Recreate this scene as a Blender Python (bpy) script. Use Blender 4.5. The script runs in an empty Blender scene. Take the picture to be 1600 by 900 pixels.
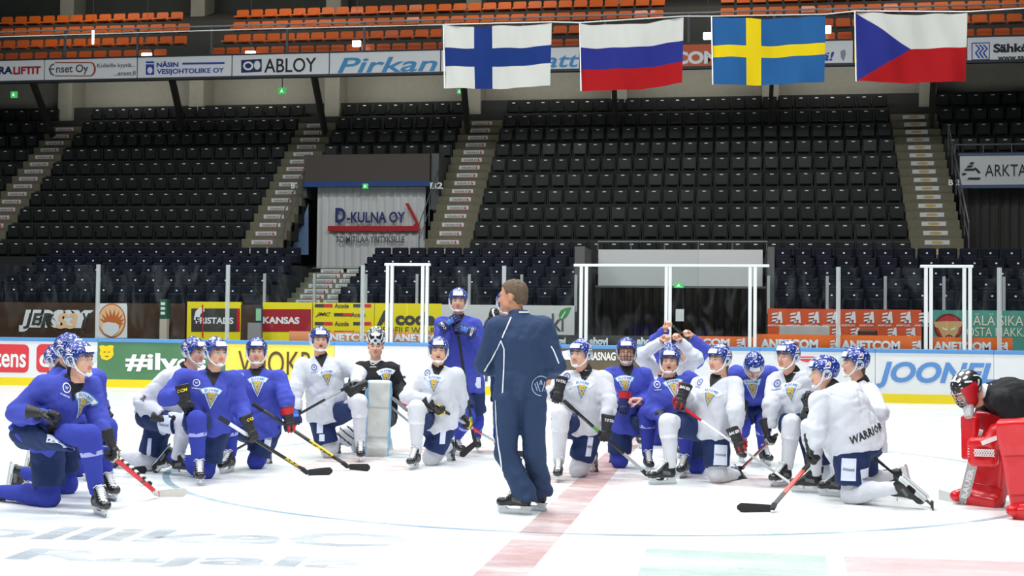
import bpy, bmesh, math, random
import numpy as np
from mathutils import Vector, Matrix
from mathutils.bvhtree import BVHTree
from mathutils.geometry import tessellate_polygon
random.seed(7); rng = np.random.RandomState(11)
SC = bpy.context.scene
COL = SC.collection
V3 = lambda *a: np.array(a, float)

# ------------------------------------------------------------------ camera
CF, YAW, PITCH, ROLL, CH = 2087.2, 0.16779, 0.029653, 0.011256, 1.4987
_fw = V3(-math.sin(YAW)*math.cos(PITCH), math.cos(YAW)*math.cos(PITCH), math.sin(PITCH))
_r0 = V3(math.cos(YAW), math.sin(YAW), 0); _u0 = np.cross(_r0, _fw)
_rt = _r0*math.cos(ROLL)+_u0*math.sin(ROLL); _up = -_r0*math.sin(ROLL)+_u0*math.cos(ROLL)
CAM = V3(0, 0, CH)
cd = bpy.data.cameras.new('camera'); cam = bpy.data.objects.new('camera', cd); COL.objects.link(cam)
cd.sensor_width = 36; cd.lens = CF*36/1600; cd.clip_end = 300
cam.matrix_world = Matrix(((_rt[0], _up[0], -_fw[0], 0), (_rt[1], _up[1], -_fw[1], 0), (_rt[2], _up[2], -_fw[2], CH), (0, 0, 0, 1)))
SC.camera = cam
# ------------------------------------------------------------------ world, exposure, lights
w = bpy.data.worlds.new('world'); SC.world = w; w.use_nodes = True
w.node_tree.nodes['Background'].inputs[0].default_value = (0.80, 0.9, 1.0, 1)
w.node_tree.nodes['Background'].inputs[1].default_value = 0.07
SC.view_settings.view_transform = 'Standard'; SC.view_settings.look = 'None'
SC.view_settings.exposure = 0.0; SC.view_settings.gamma = 1
try: SC.cycles.use_denoising = True
except Exception: pass
SC.cycles.max_bounces = 7; SC.cycles.transparent_max_bounces = 24; SC.cycles.sample_clamp_indirect = 4
def area(name, loc, sx, sy, power, spread=2.2, rot=(0, 0, 0), color=(1, 1, 1)):
    d = bpy.data.lights.new(name, 'AREA'); d.shape = 'RECTANGLE'; d.size = sx; d.size_y = sy
    d.energy = power; d.spread = spread; d.color = color
    o = bpy.data.objects.new(name, d); o.location = loc; o.rotation_euler = rot; COL.objects.link(o); return o
# rows of floodlights hung over the ice
for i, (lx, ly) in enumerate([(-12, 0), (-4, 0), (4, 0), (-14, 9), (-5, 9), (4, 9), (-16, 18), (-6, 18), (4, 18), (-17, 25.5), (-6, 25.5), (5, 25.5)]):
    area('rink_floodlight', (lx, ly, 17), 5.0, 1.2, 900 if ly < 24 else 960, 2.7, color=(0.96, 0.99, 1.0))
# ------------------------------------------------------------------ pixel <-> world helpers (used to place real geometry)
def ray(x, y): return _fw+_rt*(x-800)/CF-_up*(y-450)/CF
def at(x, y, Y):
    d = ray(x, y); return CAM+d*(Y/d[1])
def ground(x, y, Z=0.0):
    d = ray(x, y); return CAM+d*((Z-CH)/d[2])
def atd(x, y, dep): return CAM+ray(x, y)*dep
def depth(p): return float((np.asarray(p)-CAM)@_fw)
def proj(p):
    d = np.asarray(p)-CAM; z = d@_fw; return (800+CF*(d@_rt)/z, 450-CF*(d@_up)/z)
def nz(v):
    v = np.asarray(v, float); return v/max(1e-9, np.linalg.norm(v))

# ------------------------------------------------------------------ materials
MATS = {}
def mat(name, col, rough=0.6, metal=0.0, bump=0.0, bscale=60, var=0.0, vscale=8, spec=0.5, emit=0, alpha=1, coat=0, stretch=None):
    if name in MATS: return MATS[name]
    m = bpy.data.materials.new(name); m.use_nodes = True; nt = m.node_tree; b = nt.nodes['Principled BSDF']
    b.inputs['Base Color'].default_value = (*col, 1); b.inputs['Roughness'].default_value = rough
    b.inputs['Metallic'].default_value = metal; b.inputs['Specular IOR Level'].default_value = spec
    b.inputs['Coat Weight'].default_value = coat
    if emit:
        b.inputs['Emission Color'].default_value = (*col, 1); b.inputs['Emission Strength'].default_value = emit
    if alpha < 1: b.inputs['Alpha'].default_value = alpha
    if bump or var:
        tc = nt.nodes.new('ShaderNodeTexCoord'); src = tc.outputs['Object']
        if stretch:
            mp = nt.nodes.new('ShaderNodeMapping'); mp.inputs['Scale'].default_value = stretch
            nt.links.new(src, mp.inputs[0]); src = mp.outputs[0]
    if var:
        n = nt.nodes.new('ShaderNodeTexNoise'); n.inputs['Scale'].default_value = vscale; n.inputs['Detail'].default_value = 4
        nt.links.new(src, n.inputs['Vector'])
        mx = nt.nodes.new('ShaderNodeMix'); mx.data_type = 'RGBA'
        mx.inputs[6].default_value = (*[c*(1-var) for c in col], 1); mx.inputs[7].default_value = (*[min(1, c*(1+var)) for c in col], 1)
        nt.links.new(n.outputs[0], mx.inputs[0]); nt.links.new(mx.outputs[2], b.inputs['Base Color'])
    if bump:
        n = nt.nodes.new('ShaderNodeTexNoise'); n.inputs['Scale'].default_value = bscale; n.inputs['Detail'].default_value = 3
        nt.links.new(src, n.inputs['Vector'])
        bp = nt.nodes.new('ShaderNodeBump'); bp.inputs['Strength'].default_value = bump; bp.inputs['Distance'].default_value = 0.01
        nt.links.new(n.outputs[0], bp.inputs['Height']); nt.links.new(bp.outputs[0], b.inputs['Normal'])
    MATS[name] = m; return m
def srgb(r, g, b):
    f = lambda c: (c/255/12.92) if c/255 <= .04045 else ((c/255+.055)/1.055)**2.4
    return (f(r), f(g), f(b))
M_white = mat('white_jersey_cloth', (0.64, 0.66, 0.72), .85, bump=.5, bscale=25, spec=.1)
M_blue = mat('blue_jersey_cloth', srgb(72, 82, 178), .85, bump=.5, bscale=25, spec=.15)
M_black = mat('black_jersey_cloth', (0.012, 0.012, 0.014), .8, bump=.5, bscale=25, spec=.3)
M_navy = mat('navy_pant_cloth', srgb(30, 48, 92), .75, bump=.5, bscale=22, spec=.3)
M_under = mat('black_undershirt', (0.008, 0.008, 0.01), .8)
M_sockb = mat('blue_sock_knit', srgb(62, 72, 166), .9, bump=.4, bscale=140, spec=.1)
M_sockw = mat('white_sock_knit', (0.66, 0.67, 0.72), .9, bump=.4, bscale=140, spec=.1)
M_tape = mat('clear_shin_tape', (0.35, 0.38, 0.75), .2, spec=.8)
M_tapew = mat('clear_tape_on_white', (0.78, 0.78, 0.85), .25, spec=.6)
M_skin = mat('skin', srgb(226, 172, 146), .5, var=.08, vscale=30, spec=.35)
M_skin2 = mat('tanned_skin', srgb(205, 148, 118), .5, var=.08, vscale=30, spec=.35)
M_lip = mat('lips', srgb(200, 128, 112), .45)
M_brow = mat('eyebrows', srgb(110, 80, 58), .8)
M_eye = mat('eye_white', (0.42, 0.40, 0.40), .35); M_iris = mat('iris', (0.03, 0.04, 0.05), .2)
M_hair = mat('brown_hair', srgb(96, 68, 46), .6, bump=1, bscale=60, var=.4, vscale=30, stretch=(4, 4, .6))
M_hairg = mat('greying_hair', srgb(104, 84, 62), .65, bump=1, bscale=60, var=.55, vscale=60, stretch=(1, 4, 4))
M_hairk = mat('black_hair', (0.012, 0.008, 0.006), .55, bump=1, bscale=60)
M_wplas = mat('white_plastic', (0.82, 0.83, 0.84), .35)
M_wsoft = mat('white_strap', (0.80, 0.80, 0.79), .6)
M_bplas = mat('black_plastic', (0.012, 0.012, 0.013), .4)
M_bleat = mat('black_leather', (0.010, 0.010, 0.012), .42, bump=.3, bscale=80)
M_gtex = mat('black_glove_nylon', (0.014, 0.014, 0.017), .55, bump=.4, bscale=90)
M_gnavy = mat('navy_glove_nylon', srgb(24, 34, 90), .5, bump=.4, bscale=90)
M_yel = mat('yellow_trim', srgb(240, 205, 30), .5)
M_red = mat('red_trim', srgb(200, 22, 34), .5)
M_gold = mat('gold_trim', srgb(196, 160, 88), .5)
M_steel = mat('steel_blade', (0.55, 0.57, 0.6), .25, 1.0)
M_hold = mat('skate_blade_holder_plastic', (0.72, 0.76, 0.77), .3, coat=.3)
M_grayf = mat('grey_skate_panel', (0.12, 0.12, 0.12), .45)
M_lace = mat('laces', (0.78, 0.79, 0.8), .8)
M_carbon = mat('black_stick_shaft', (0.02, 0.02, 0.022), .35)
M_tapeb = mat('black_stick_tape', (0.02, 0.02, 0.022), .85, bump=.5, bscale=90)
M_track = mat('navy_tracksuit', srgb(48, 66, 98), .8, bump=.7, bscale=18, spec=.25)
M_pipe = mat('white_piping', (0.75, 0.8, 0.85), .5)
M_crb = mat('crest_blue', srgb(92, 140, 205), .7); M_crw = mat('crest_white', (0.82, 0.84, 0.85), .7)
M_crbd = mat('crest_dark_blue', srgb(50, 84, 170), .7)
M_cry = mat('crest_gold', srgb(206, 172, 60), .6)
M_panel = mat('pale_pant_panel', srgb(222, 228, 246), .7, bump=.2, bscale=60)
M_ink = mat('black_print', (0.012, 0.012, 0.015), .6)
M_padw = mat('white_goalie_pad', (0.62, 0.64, 0.60), .5, var=.22, vscale=9, bump=.3, bscale=12)
M_padb = mat('pale_blue_pad_edge', srgb(136, 186, 216), .45)
M_padr = mat('red_goalie_pad', srgb(212, 20, 30), .32, bump=.35, bscale=10, coat=.2)
M_padr2 = mat('dark_red_pad_edge', srgb(170, 12, 24), .35)
M_pink = mat('pink_cuff', srgb(225, 70, 110), .6)
M_grey = mat('grey_paddle', (0.42, 0.44, 0.43), .4)

def helmet_mat():
    m = bpy.data.materials.new('blue_helmet_with_white_flecks'); m.use_nodes = True; nt = m.node_tree; b = nt.nodes['Principled BSDF']
    b.inputs['Roughness'].default_value = .28; b.inputs['Coat Weight'].default_value = .3
    tc = nt.nodes.new('ShaderNodeTexCoord'); n = nt.nodes.new('ShaderNodeTexNoise'); n.inputs['Scale'].default_value = 64; n.inputs['Detail'].default_value = 1.5
    nt.links.new(tc.outputs['Object'], n.inputs['Vector'])
    r = nt.nodes.new('ShaderNodeValToRGB'); r.color_ramp.elements[0].position = .60; r.color_ramp.elements[1].position = .64
    r.color_ramp.elements[0].color = (*srgb(24, 52, 142), 1); r.color_ramp.elements[1].color = (.78, .82, .88, 1)
    r2 = nt.nodes.new('ShaderNodeValToRGB'); r2.color_ramp.elements[0].position = .34; r2.color_ramp.elements[1].position = .40
    r2.color_ramp.elements[0].color = (.010, .02, .10, 1); r2.color_ramp.elements[1].color = (1, 1, 1, 1)
    mx = nt.nodes.new('ShaderNodeMix'); mx.data_type = 'RGBA'; mx.blend_type = 'MULTIPLY'; mx.inputs[0].default_value = 1
    nt.links.new(n.outputs[0], r.inputs[0]); nt.links.new(n.outputs[0], r2.inputs[0])
    nt.links.new(r.outputs[0], mx.inputs[6]); nt.links.new(r2.outputs[0], mx.inputs[7]); nt.links.new(mx.outputs[2], b.inputs['Base Color'])
    return m
M_helm = helmet_mat()
M_helmp = mat('plain_blue_helmet_shell', srgb(24, 52, 142), .28, coat=.3)
def glassmat(name, tint=(0.9, 0.95, 0.95), gloss=.06, rough=.02, smudge=0.0):
    m = bpy.data.materials.new(name); m.use_nodes = True; nt = m.node_tree; nt.nodes.clear()
    o = nt.nodes.new('ShaderNodeOutputMaterial'); t = nt.nodes.new('ShaderNodeBsdfTransparent'); t.inputs[0].default_value = (*tint, 1)
    g = nt.nodes.new('ShaderNodeBsdfGlossy'); g.inputs['Roughness'].default_value = rough
    mx = nt.nodes.new('ShaderNodeMixShader'); mx.inputs[0].default_value = gloss
    nt.links.new(t.outputs[0], mx.inputs[1]); nt.links.new(g.outputs[0], mx.inputs[2]); last = mx
    if smudge:
        d = nt.nodes.new('ShaderNodeBsdfDiffuse'); d.inputs[0].default_value = (.7, .75, .75, 1)
        tc = nt.nodes.new('ShaderNodeTexCoord'); mp = nt.nodes.new('ShaderNodeMapping'); mp.inputs['Scale'].default_value = (1.4, 1, .5); mp.inputs['Rotation'].default_value = (0, .5, 0)
        n = nt.nodes.new('ShaderNodeTexNoise'); n.inputs['Scale'].default_value = 2.2; n.inputs['Detail'].default_value = 8; n.inputs['Distortion'].default_value = 1.2
        r = nt.nodes.new('ShaderNodeMapRange'); r.inputs[1].default_value = .52; r.inputs[2].default_value = .8; r.inputs[4].default_value = smudge
        nt.links.new(tc.outputs['Object'], mp.inputs[0]); nt.links.new(mp.outputs[0], n.inputs['Vector']); nt.links.new(n.outputs[0], r.inputs[0])
        m2 = nt.nodes.new('ShaderNodeMixShader'); nt.links.new(r.outputs[0], m2.inputs[0]); nt.links.new(mx.outputs[0], m2.inputs[1]); nt.links.new(d.outputs[0], m2.inputs[2]); last = m2
    nt.links.new(last.outputs[0], o.inputs[0]); return m
M_glass = glassmat('rink_glass', (.93, .96, .96), .022, .03, .03)
M_visor = glassmat('clear_visor', (.90, .94, .97), .05, .08)

# ------------------------------------------------------------------ object helpers
def tag(o, label=None, cat=None, group=None, kind=None):
    if label: o['label'] = label
    if cat: o['category'] = cat
    if group: o['group'] = group
    if kind: o['kind'] = kind
    return o
def empty(name, loc=(0, 0, 0), parent=None):
    o = bpy.data.objects.new(name, None); o.location = loc; o.empty_display_size = .1; COL.objects.link(o); o.parent = parent; return o
def link(name, me, parent=None, mtx=None):
    o = bpy.data.objects.new(name, me); COL.objects.link(o); o.parent = parent
    if mtx is not None:
        o.matrix_basis = (Matrix.Translation(-Vector(parent.location)) @ mtx) if parent is not None and parent.parent is None else mtx
    return o
def mk(name, V, F, mats, idx=None, smooth=False):
    me = bpy.data.meshes.new(name)
    V = np.asarray(V, np.float32).reshape(-1, 3)
    if isinstance(F, np.ndarray):
        n = len(F); me.vertices.add(len(V)); me.vertices.foreach_set('co', V.ravel())
        k = F.shape[1]; me.loops.add(n*k); me.loops.foreach_set('vertex_index', F.astype(np.int32).ravel())
        me.polygons.add(n); me.polygons.foreach_set('loop_start', np.arange(0, n*k, k, dtype=np.int32))
        me.update(calc_edges=True)
    else:
        me.from_pydata([tuple(map(float, v)) for v in V], [], [tuple(f) for f in F])
    for m in (mats if isinstance(mats, (list, tuple)) else [mats]): me.materials.append(m)
    if idx is not None: me.polygons.foreach_set('material_index', np.asarray(idx, np.int32))
    if smooth: me.polygons.foreach_set('use_smooth', np.ones(len(me.polygons), bool))
    me.update(); return me
class MB:
    """collects boxes, tubes and polygons into one mesh"""
    def __init__(s): s.V = []; s.F = []; s.I = []
    def add(s, V, F, i=0):
        n = len(s.V); s.V += [tuple(map(float, v)) for v in V]; s.F += [tuple(n+int(a) for a in f) for f in F]; s.I += [i]*len(F); return s
    def box(s, a, b, i=0, bev=0.0):
        x0, y0, z0 = a; x1, y1, z1 = b
        if not bev:
            V = [(x, y, z) for x in (x0, x1) for y in (y0, y1) for z in (z0, z1)]
            return s.add(V, [(0, 1, 3, 2), (4, 6, 7, 5), (0, 4, 5, 1), (2, 3, 7, 6), (0, 2, 6, 4), (1, 5, 7, 3)], i)
        c = (V3(*a)+V3(*b))/2; h = np.abs(V3(*b)-V3(*a))/2; V = []; e = min(bev, *(h*.9))
        for sx in (-1, 1):
            for sy in (-1, 1):
                for sz in (-1, 1):
                    sg = V3(sx, sy, sz)
                    for k in range(3):
                        q = h-e; q[k] = h[k]; V.append(c+sg*q)
        def vi(sx, sy, sz, k): return ((sx > 0)*4+(sy > 0)*2+(sz > 0))*3+k
        F = []
        for k in range(3):
            for sg in (-1, 1):
                o = [j for j in range(3) if j != k]; quad = []
                for p, q in ((-1, -1), (1, -1), (1, 1), (-1, 1)):
                    t = [0, 0, 0]; t[k] = sg; t[o[0]] = p; t[o[1]] = q; quad.append(vi(*t, k))
                if (sg > 0) == (k == 1): quad.reverse()
                F.append(quad)
        for k in range(3):
            o = [j for j in range(3) if j != k]
            for p in (-1, 1):
                for q in (-1, 1):
                    a0 = [0, 0, 0]; a0[o[0]] = p; a0[o[1]] = q; a1 = list(a0); a0[k] = -1; a1[k] = 1
                    F.append([vi(*a0, o[0]), vi(*a1, o[0]), vi(*a1, o[1]), vi(*a0, o[1])])
        for n in range(8): F.append([n*3, n*3+1, n*3+2])
        return s.add(V, F, i)
    def tube(s, pts, r, i=0, n=6, flat=None):
        pts = [np.asarray(p, float) for p in pts]; rs = r if isinstance(r, (list, tuple)) else [r]*len(pts)
        V = []; ref = None
        for k, p in enumerate(pts):
            t = nz(pts[min(k+1, len(pts)-1)]-pts[max(k-1, 0)])
            if ref is None: ref = V3(0, 0, 1) if abs(t[2]) < .9 else V3(1, 0, 0)
            if flat is not None: ref = np.asarray(flat, float)
            a = nz(np.cross(t, ref)); b = np.cross(a, t); ref = b
            for j in range(n):
                an = 2*math.pi*j/n; V.append(p+rs[k]*(a*math.cos(an)+b*math.sin(an)))
        F = [(k*n+j, k*n+(j+1) % n, (k+1)*n+(j+1) % n, (k+1)*n+j) for k in range(len(pts)-1) for j in range(n)]
        F.append(tuple(range(n))[::-1]); F.append(tuple((len(pts)-1)*n+j for j in range(n)))
        return s.add(V, F, i)
    def bar(s, p, q, w, h, i=0, upv=(0, 0, 1)):
        p = np.asarray(p, float); q = np.asarray(q, float); t = nz(q-p); a = nz(np.cross(t, np.asarray(upv, float))); b = np.cross(a, t)
        V = [c+a*sx*w/2+b*sz*h/2 for c in (p, q) for sx, sz in ((-1, -1), (1, -1), (1, 1), (-1, 1))]
        return s.add(V, [(0, 1, 2, 3), (7, 6, 5, 4), (0, 4, 5, 1), (1, 5, 6, 2), (2, 6, 7, 3), (3, 7, 4, 0)], i)
    def quad(s, a, b, c, d, i=0): return s.add([a, b, c, d], [(0, 1, 2, 3)], i)
    def prism(s, poly, y0, y1, i=0, axes=(0, 2, 1)):
        n = len(poly); V = []
        for y in (y0, y1):
            for u, v in poly:
                p = [0, 0, 0]; p[axes[0]] = u; p[axes[1]] = v; p[axes[2]] = y; V.append(p)
        F = [(j, (j+1) % n, n+(j+1) % n, n+j) for j in range(n)]
        tri = tessellate_polygon([[Vector((u, v, 0)) for u, v in poly]])
        F += [t for t in tri]+[tuple(n+k for k in reversed(t)) for t in tri]
        return s.add(V, F, i)
    def mesh(s, name, mats, smooth=False):
        return mk(name, s.V, s.F, mats, s.I, smooth)
    def build(s, name, mats, parent=None, smooth=False, fix=True):
        me = s.mesh(name, mats, smooth)
        if fix:
            bm = bmesh.new(); bm.from_mesh(me); bmesh.ops.recalc_face_normals(bm, faces=bm.faces); bm.to_mesh(me); bm.free()
        o = link(name, me, parent, Matrix.Identity(4) if parent is not None and parent.parent is None else None)
        return o

# ------------------------------------------------------------------ text
_TX = {}
def text_mesh(s, bold=0.02, shear=0.0, space=1.0, res=2):
    """triangles of a line of text: unit cap height about .7, origin at the centre; returns V (n,2), F"""
    key = (s, bold, shear, space)
    if key in _TX: return _TX[key]
    c = bpy.data.curves.new('t', 'FONT'); c.body = s; c.offset = bold; c.shear = shear; c.space_character = space; c.resolution_u = res
    o = bpy.data.objects.new('t', c); COL.objects.link(o)
    bpy.context.view_layer.update()
    me = bpy.data.meshes.new_from_object(o.evaluated_get(bpy.context.evaluated_depsgraph_get()))
    V = np.array([v.co[:2] for v in me.vertices]); F = [tuple(p.vertices) for p in me.polygons]
    bpy.data.objects.remove(o); bpy.data.curves.remove(c); bpy.data.meshes.remove(me)
    lo, hi = V.min(0), V.max(0); V = (V-(lo+hi)/2); V = V/np.array([hi[0]-lo[0], hi[1]-lo[1]])
    _TX[key] = (V, F); return _TX[key]
def put_text(mb, s, c, wdt, hgt, y, i=0, bold=.02, shear=0, space=1.0, X=(1, 0, 0), Z=(0, 0, 1)):
    """flat text centred at c (x,z) in the plane Y=y, fitted to a width and height"""
    V, F = text_mesh(s, bold, shear, space, 4); X = V3(*X); Z = V3(*Z)
    if np.ndim(c[0]) == 0 and len(c) == 2: c = (c[0], y, c[1])
    P = [V3(*c)+X*v[0]*wdt+Z*v[1]*hgt for v in V]
    mb.add(P, F, i)

# ------------------------------------------------------------------ implicit surfaces
class Field:
    def __init__(s, pts, h, pad=.2):
        pts = np.array(pts); s.o = pts.min(0)-pad; n = np.ceil((pts.max(0)+pad-s.o)/h).astype(int)+1; s.h = h
        ax = [np.arange(k, dtype=np.float32)*h+s.o[i] for i, k in enumerate(n)]
        s.X, s.Y, s.Z = np.meshgrid(*ax, indexing='ij'); s.d = np.full(s.X.shape, 9.0, np.float32)
    def rel(s, p): return s.X-np.float32(p[0]), s.Y-np.float32(p[1]), s.Z-np.float32(p[2])
    def dot(s, p, v):
        x, y, z = s.rel(p); return x*np.float32(v[0])+y*np.float32(v[1])+z*np.float32(v[2])
    def cone(s, a, b, r1, r2, wax=None, flat=1.0):
        """round cone; wax: axis along which it is wider by 1/flat (flat<1 thins the other direction)"""
        a = np.asarray(a, float); b = np.asarray(b, float); ab = b-a; L2 = max(1e-9, ab@ab)
        x, y, z = s.rel(a); t = np.clip((x*ab[0]+y*ab[1]+z*ab[2])/L2, 0, 1).astype(np.float32)
        x = x-t*ab[0]; y = y-t*ab[1]; z = z-t*ab[2]; r = r1+(r2-r1)*t
        q2 = x*x+y*y+z*z
        if wax is None: return np.sqrt(q2)-r
        wv = nz(wax); qw = x*wv[0]+y*wv[1]+z*wv[2]; rest = np.maximum(q2-qw*qw, 0)
        return (np.sqrt(qw*qw+rest/(flat*flat))-r)*(.5+.5*flat)
    def ell(s, c, r, A=None):
        x, y, z = s.rel(c)
        if A is not None:
            x, y, z = [x*np.float32(A[i][0])+y*np.float32(A[i][1])+z*np.float32(A[i][2]) for i in range(3)]
        k = np.sqrt((x/r[0])**2+(y/r[1])**2+(z/r[2])**2); return (k-1)*min(r)
    def rbox(s, c, hs, A, r):
        x, y, z = s.rel(c); x, y, z = [x*np.float32(A[i][0])+y*np.float32(A[i][1])+z*np.float32(A[i][2]) for i in range(3)]
        q = [np.abs(v)-np.float32(e-r) for v, e in zip((x, y, z), hs)]
        return np.sqrt(sum(np.maximum(v, 0)**2 for v in q))+np.minimum(np.maximum(np.maximum(q[0], q[1]), q[2]), 0)-r
    @staticmethod
    def smin(a, b, k):
        h = np.maximum(k-np.abs(a-b), 0)/k; return np.minimum(a, b)-h*h*k*.25
    @staticmethod
    def smax(a, b, k): return -Field.smin(-a, -b, k)
    def U(s, f, k=.02): s.d = s.smin(s.d, f, k) if k else np.minimum(s.d, f); return s
    def noise(s, amp, wl, seed=0, n=4, dirs=None):
        r = np.random.RandomState(seed); out = 0
        for i in range(n):
            k = nz(r.randn(3))*2*math.pi/(wl*(.7+.6*r.rand())); m = nz(r.randn(3))*2*math.pi/(wl*1.7)
            out = out+np.sin(s.X*k[0]+s.Y*k[1]+s.Z*k[2]+r.rand()*6+1.8*np.sin(s.X*m[0]+s.Y*m[1]+s.Z*m[2]+r.rand()*6))
        return (out*amp/math.sqrt(n)).astype(np.float32)
    def creases(s, amp, wl, seed=0, n=3):
        """narrow valleys between soft folds of cloth"""
        r = np.random.RandomState(seed+900); out = 0
        for i in range(n):
            k = nz(r.randn(3)*V3(1, 1, .6))*math.pi/(wl*(.7+.6*r.rand())); m = nz(r.randn(3))*2*math.pi/(wl*2.6)
            v = np.abs(np.sin(s.X*k[0]+s.Y*k[1]+s.Z*k[2]+r.rand()*6+1.3*np.sin(s.X*m[0]+s.Y*m[1]+s.Z*m[2]+r.rand()*6)))
            out = out+(1-v)**3*(.5+.5*np.sin(s.X*m[1]+s.Y*m[2]+s.Z*m[0]+r.rand()*6))
        return (out*amp).astype(np.float32)
    def net(s):
        D = s.d; D = D.copy(); D[0] = D[-1] = 1; D[:, 0] = D[:, -1] = 1; D[:, :, 0] = D[:, :, -1] = 1
        n = np.array(D.shape)-1; S = D < 0; acc = np.zeros((*n, 3), np.float32); cnt = np.zeros(n, np.float32); quads = []
        idx = np.arange(n.prod()).reshape(n)
        for ax in range(3):
            sl0 = [slice(None)]*3; sl1 = [slice(None)]*3; sl0[ax] = slice(0, -1); sl1[ax] = slice(1, None)
            a = D[tuple(sl0)]; b = D[tuple(sl1)]; cr = S[tuple(sl0)] != S[tuple(sl1)]
            I = np.argwhere(cr); av = a[cr]; bv = b[cr]; t = av/(av-bv+1e-12)
            P = I.astype(np.float32); P[:, ax] += t
            o = [k for k in range(3) if k != ax]; ok = np.ones(len(I), bool)
            for k in o: ok &= (I[:, k] > 0) & (I[:, k] < D.shape[k]-1)
            I = I[ok]; P = P[ok]; inside = S[tuple(sl0)][cr][ok]; C = []
            for d0, d1 in ((0, 0), (1, 0), (1, 1), (0, 1)):
                J = I.copy(); J[:, o[0]] -= d0; J[:, o[1]] -= d1
                lin = np.ravel_multi_index(J.T, n); C.append(lin)
                for c in range(3): acc.reshape(-1, 3)[:, c] += np.bincount(lin, P[:, c], n.prod()).astype(np.float32)
                cnt.reshape(-1)[:] += np.bincount(lin, minlength=n.prod())
            Q = np.stack(C, 1); flip = inside if ax != 1 else ~inside
            Q[~flip] = Q[~flip][:, ::-1]; quads.append(Q[:, ::-1])
        Q = np.concatenate(quads); used, inv = np.unique(Q, return_inverse=True)
        V = acc.reshape(-1, 3)[used]/np.maximum(cnt.reshape(-1)[used], 1)[:, None]*s.h+s.o
        Fq = inv.reshape(Q.shape).astype(np.int32); A_, B_, C_, D_ = (V[Fq[:, k]]-V.mean(0) for k in range(4))
        if (np.cross(B_-A_, C_-A_)*A_).sum() < 0: Fq = Fq[:, ::-1].copy()
        return V.astype(np.float32), Fq
def fcent(V, F): return V[F].mean(1)
def mtx(o, X, Y, Z):
    return Matrix(((X[0], Y[0], Z[0], o[0]), (X[1], Y[1], Z[1], o[1]), (X[2], Y[2], Z[2], o[2]), (0, 0, 0, 1)))
def frame(x, z):
    X = nz(x); Y = nz(np.cross(z, X)); return X, Y, np.cross(X, Y)

# ------------------------------------------------------------------ library shapes (local frames: X forward, Y to the person's left, Z up)
I3 = (V3(1, 0, 0), V3(0, 1, 0), V3(0, 0, 1))
def head_lib(mouth=0):
    f = Field([(-.12, -.1, -.16), (.13, .1, .13)], .0058, .02)
    f.d = f.ell((-.012, 0, .028), (.098, .077, .09)); f.U(f.ell((.030, 0, -.04), (.062, .060, .074)), .03)
    f.U(f.ell((.066, 0, -.096), (.022, .026, .02)), .02); f.U(f.cone((.03, .045, -.065), (.03, -.045, -.065), .028, .028), .03)
    f.U(f.cone((.088, 0, .008), (.112, 0, -.030), .007, .0125), .012); f.U(f.cone((.096, .011, -.034), (.096, -.011, -.034), .009, .009), .008)
    f.U(f.cone((.080, .040, .020), (.080, -.040, .020), .012, .012), .014)
    for s in (1, -1):
        f.d = f.smax(f.d, -f.ell((.100, s*.031, -.002), (.018, .019, .013)), .010)
        f.U(f.ell((.062, s*.042, -.03), (.024, .02, .022)), .02); f.U(f.ell((-.008, s*.079, -.008), (.019, .010, .031)), .008)
    f.U(f.ell((.091, 0, -.058), (.011, .023, .007)), .006); f.U(f.ell((.089, 0, -.071), (.011, .020, .008)), .006)
    if mouth: f.d = f.smax(f.d, -f.ell((.102, 0, -.065), (.014, .014, .0055)), .003)
    f.U(f.cone((-.018, 0, -.07), (-.028, 0, -.16), .054, .058), .03)
    V, F = f.net(); C = fcent(V, F); I = np.zeros(len(F), int)
    x, y, z = C.T; I[(x > .084) & (np.abs(y) < .023) & (z > -.080) & (z < -.052)] = 1
    I[(x > .072) & (np.abs(np.abs(y)-.032) < .018) & (np.abs(z-.019-.08*(.032-np.abs(np.abs(y)-.03))) < .0058)] = 2
    if mouth: I[(x > .07) & (x < .096) & (np.abs(y) < .014) & (np.abs(z+.065) < .006)] = 5
    Vs = [V]; Fs = [F]; Is = [I]; nV = len(V)
    for s in (1, -1):       # eyeballs
        for r, xo, mi in ((.0125, .079, 3), (.0078, .0850, 4)):
            us = np.linspace(0, 2*math.pi, 9)[:-1]; vs = np.linspace(.001, math.pi-.001, 7)
            P = [(xo+r*math.cos(v), s*.031+r*math.sin(v)*math.cos(u), -.002+r*math.sin(v)*math.sin(u)) for v in vs for u in us]
            Q = [(a*8+b, a*8+(b+1) % 8, (a+1)*8+(b+1) % 8, (a+1)*8+b) for a in range(6) for b in range(8)]
            Vs.append(np.array(P)); Fs.append(np.array(Q)+nV); Is.append(np.full(len(Q), mi)); nV += len(P)
    return np.concatenate(Vs), np.concatenate(Fs), np.concatenate(Is)
HEADS = [head_lib(0), head_lib(1)]
def helmet_lib():
    f = Field([(-.14, -.12, -.07), (.14, .12, .16)], .0062, .02)
    d = f.ell((-.008, 0, .030), (.124, .099, .110)); X, Y, Z = f.X, f.Y, f.Z
    d = d-.004*np.clip(np.sin(np.abs(Y)*75+.6), 0, 1)*(Z > .05)*1.0-.004*np.exp(-((X+.015)/.012)**2)*(Z > -.02)
    t = np.clip((X+.005)/.085, 0, 1); cut = -.045+.083*t*t*(3-2*t)
    d = f.smax(d, cut-Z, .006); d = f.smax(d, -f.ell((-.008, 0, .022), (.108, .085, .098)), .004)
    f.d = d.astype(np.float32); V, F = f.net(); return mk('helmet', V, F, [M_helm], smooth=True)
ME_helmet = helmet_lib()
ME_helmetp = ME_helmet.copy(); ME_helmetp.materials[0] = M_helmp
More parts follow.
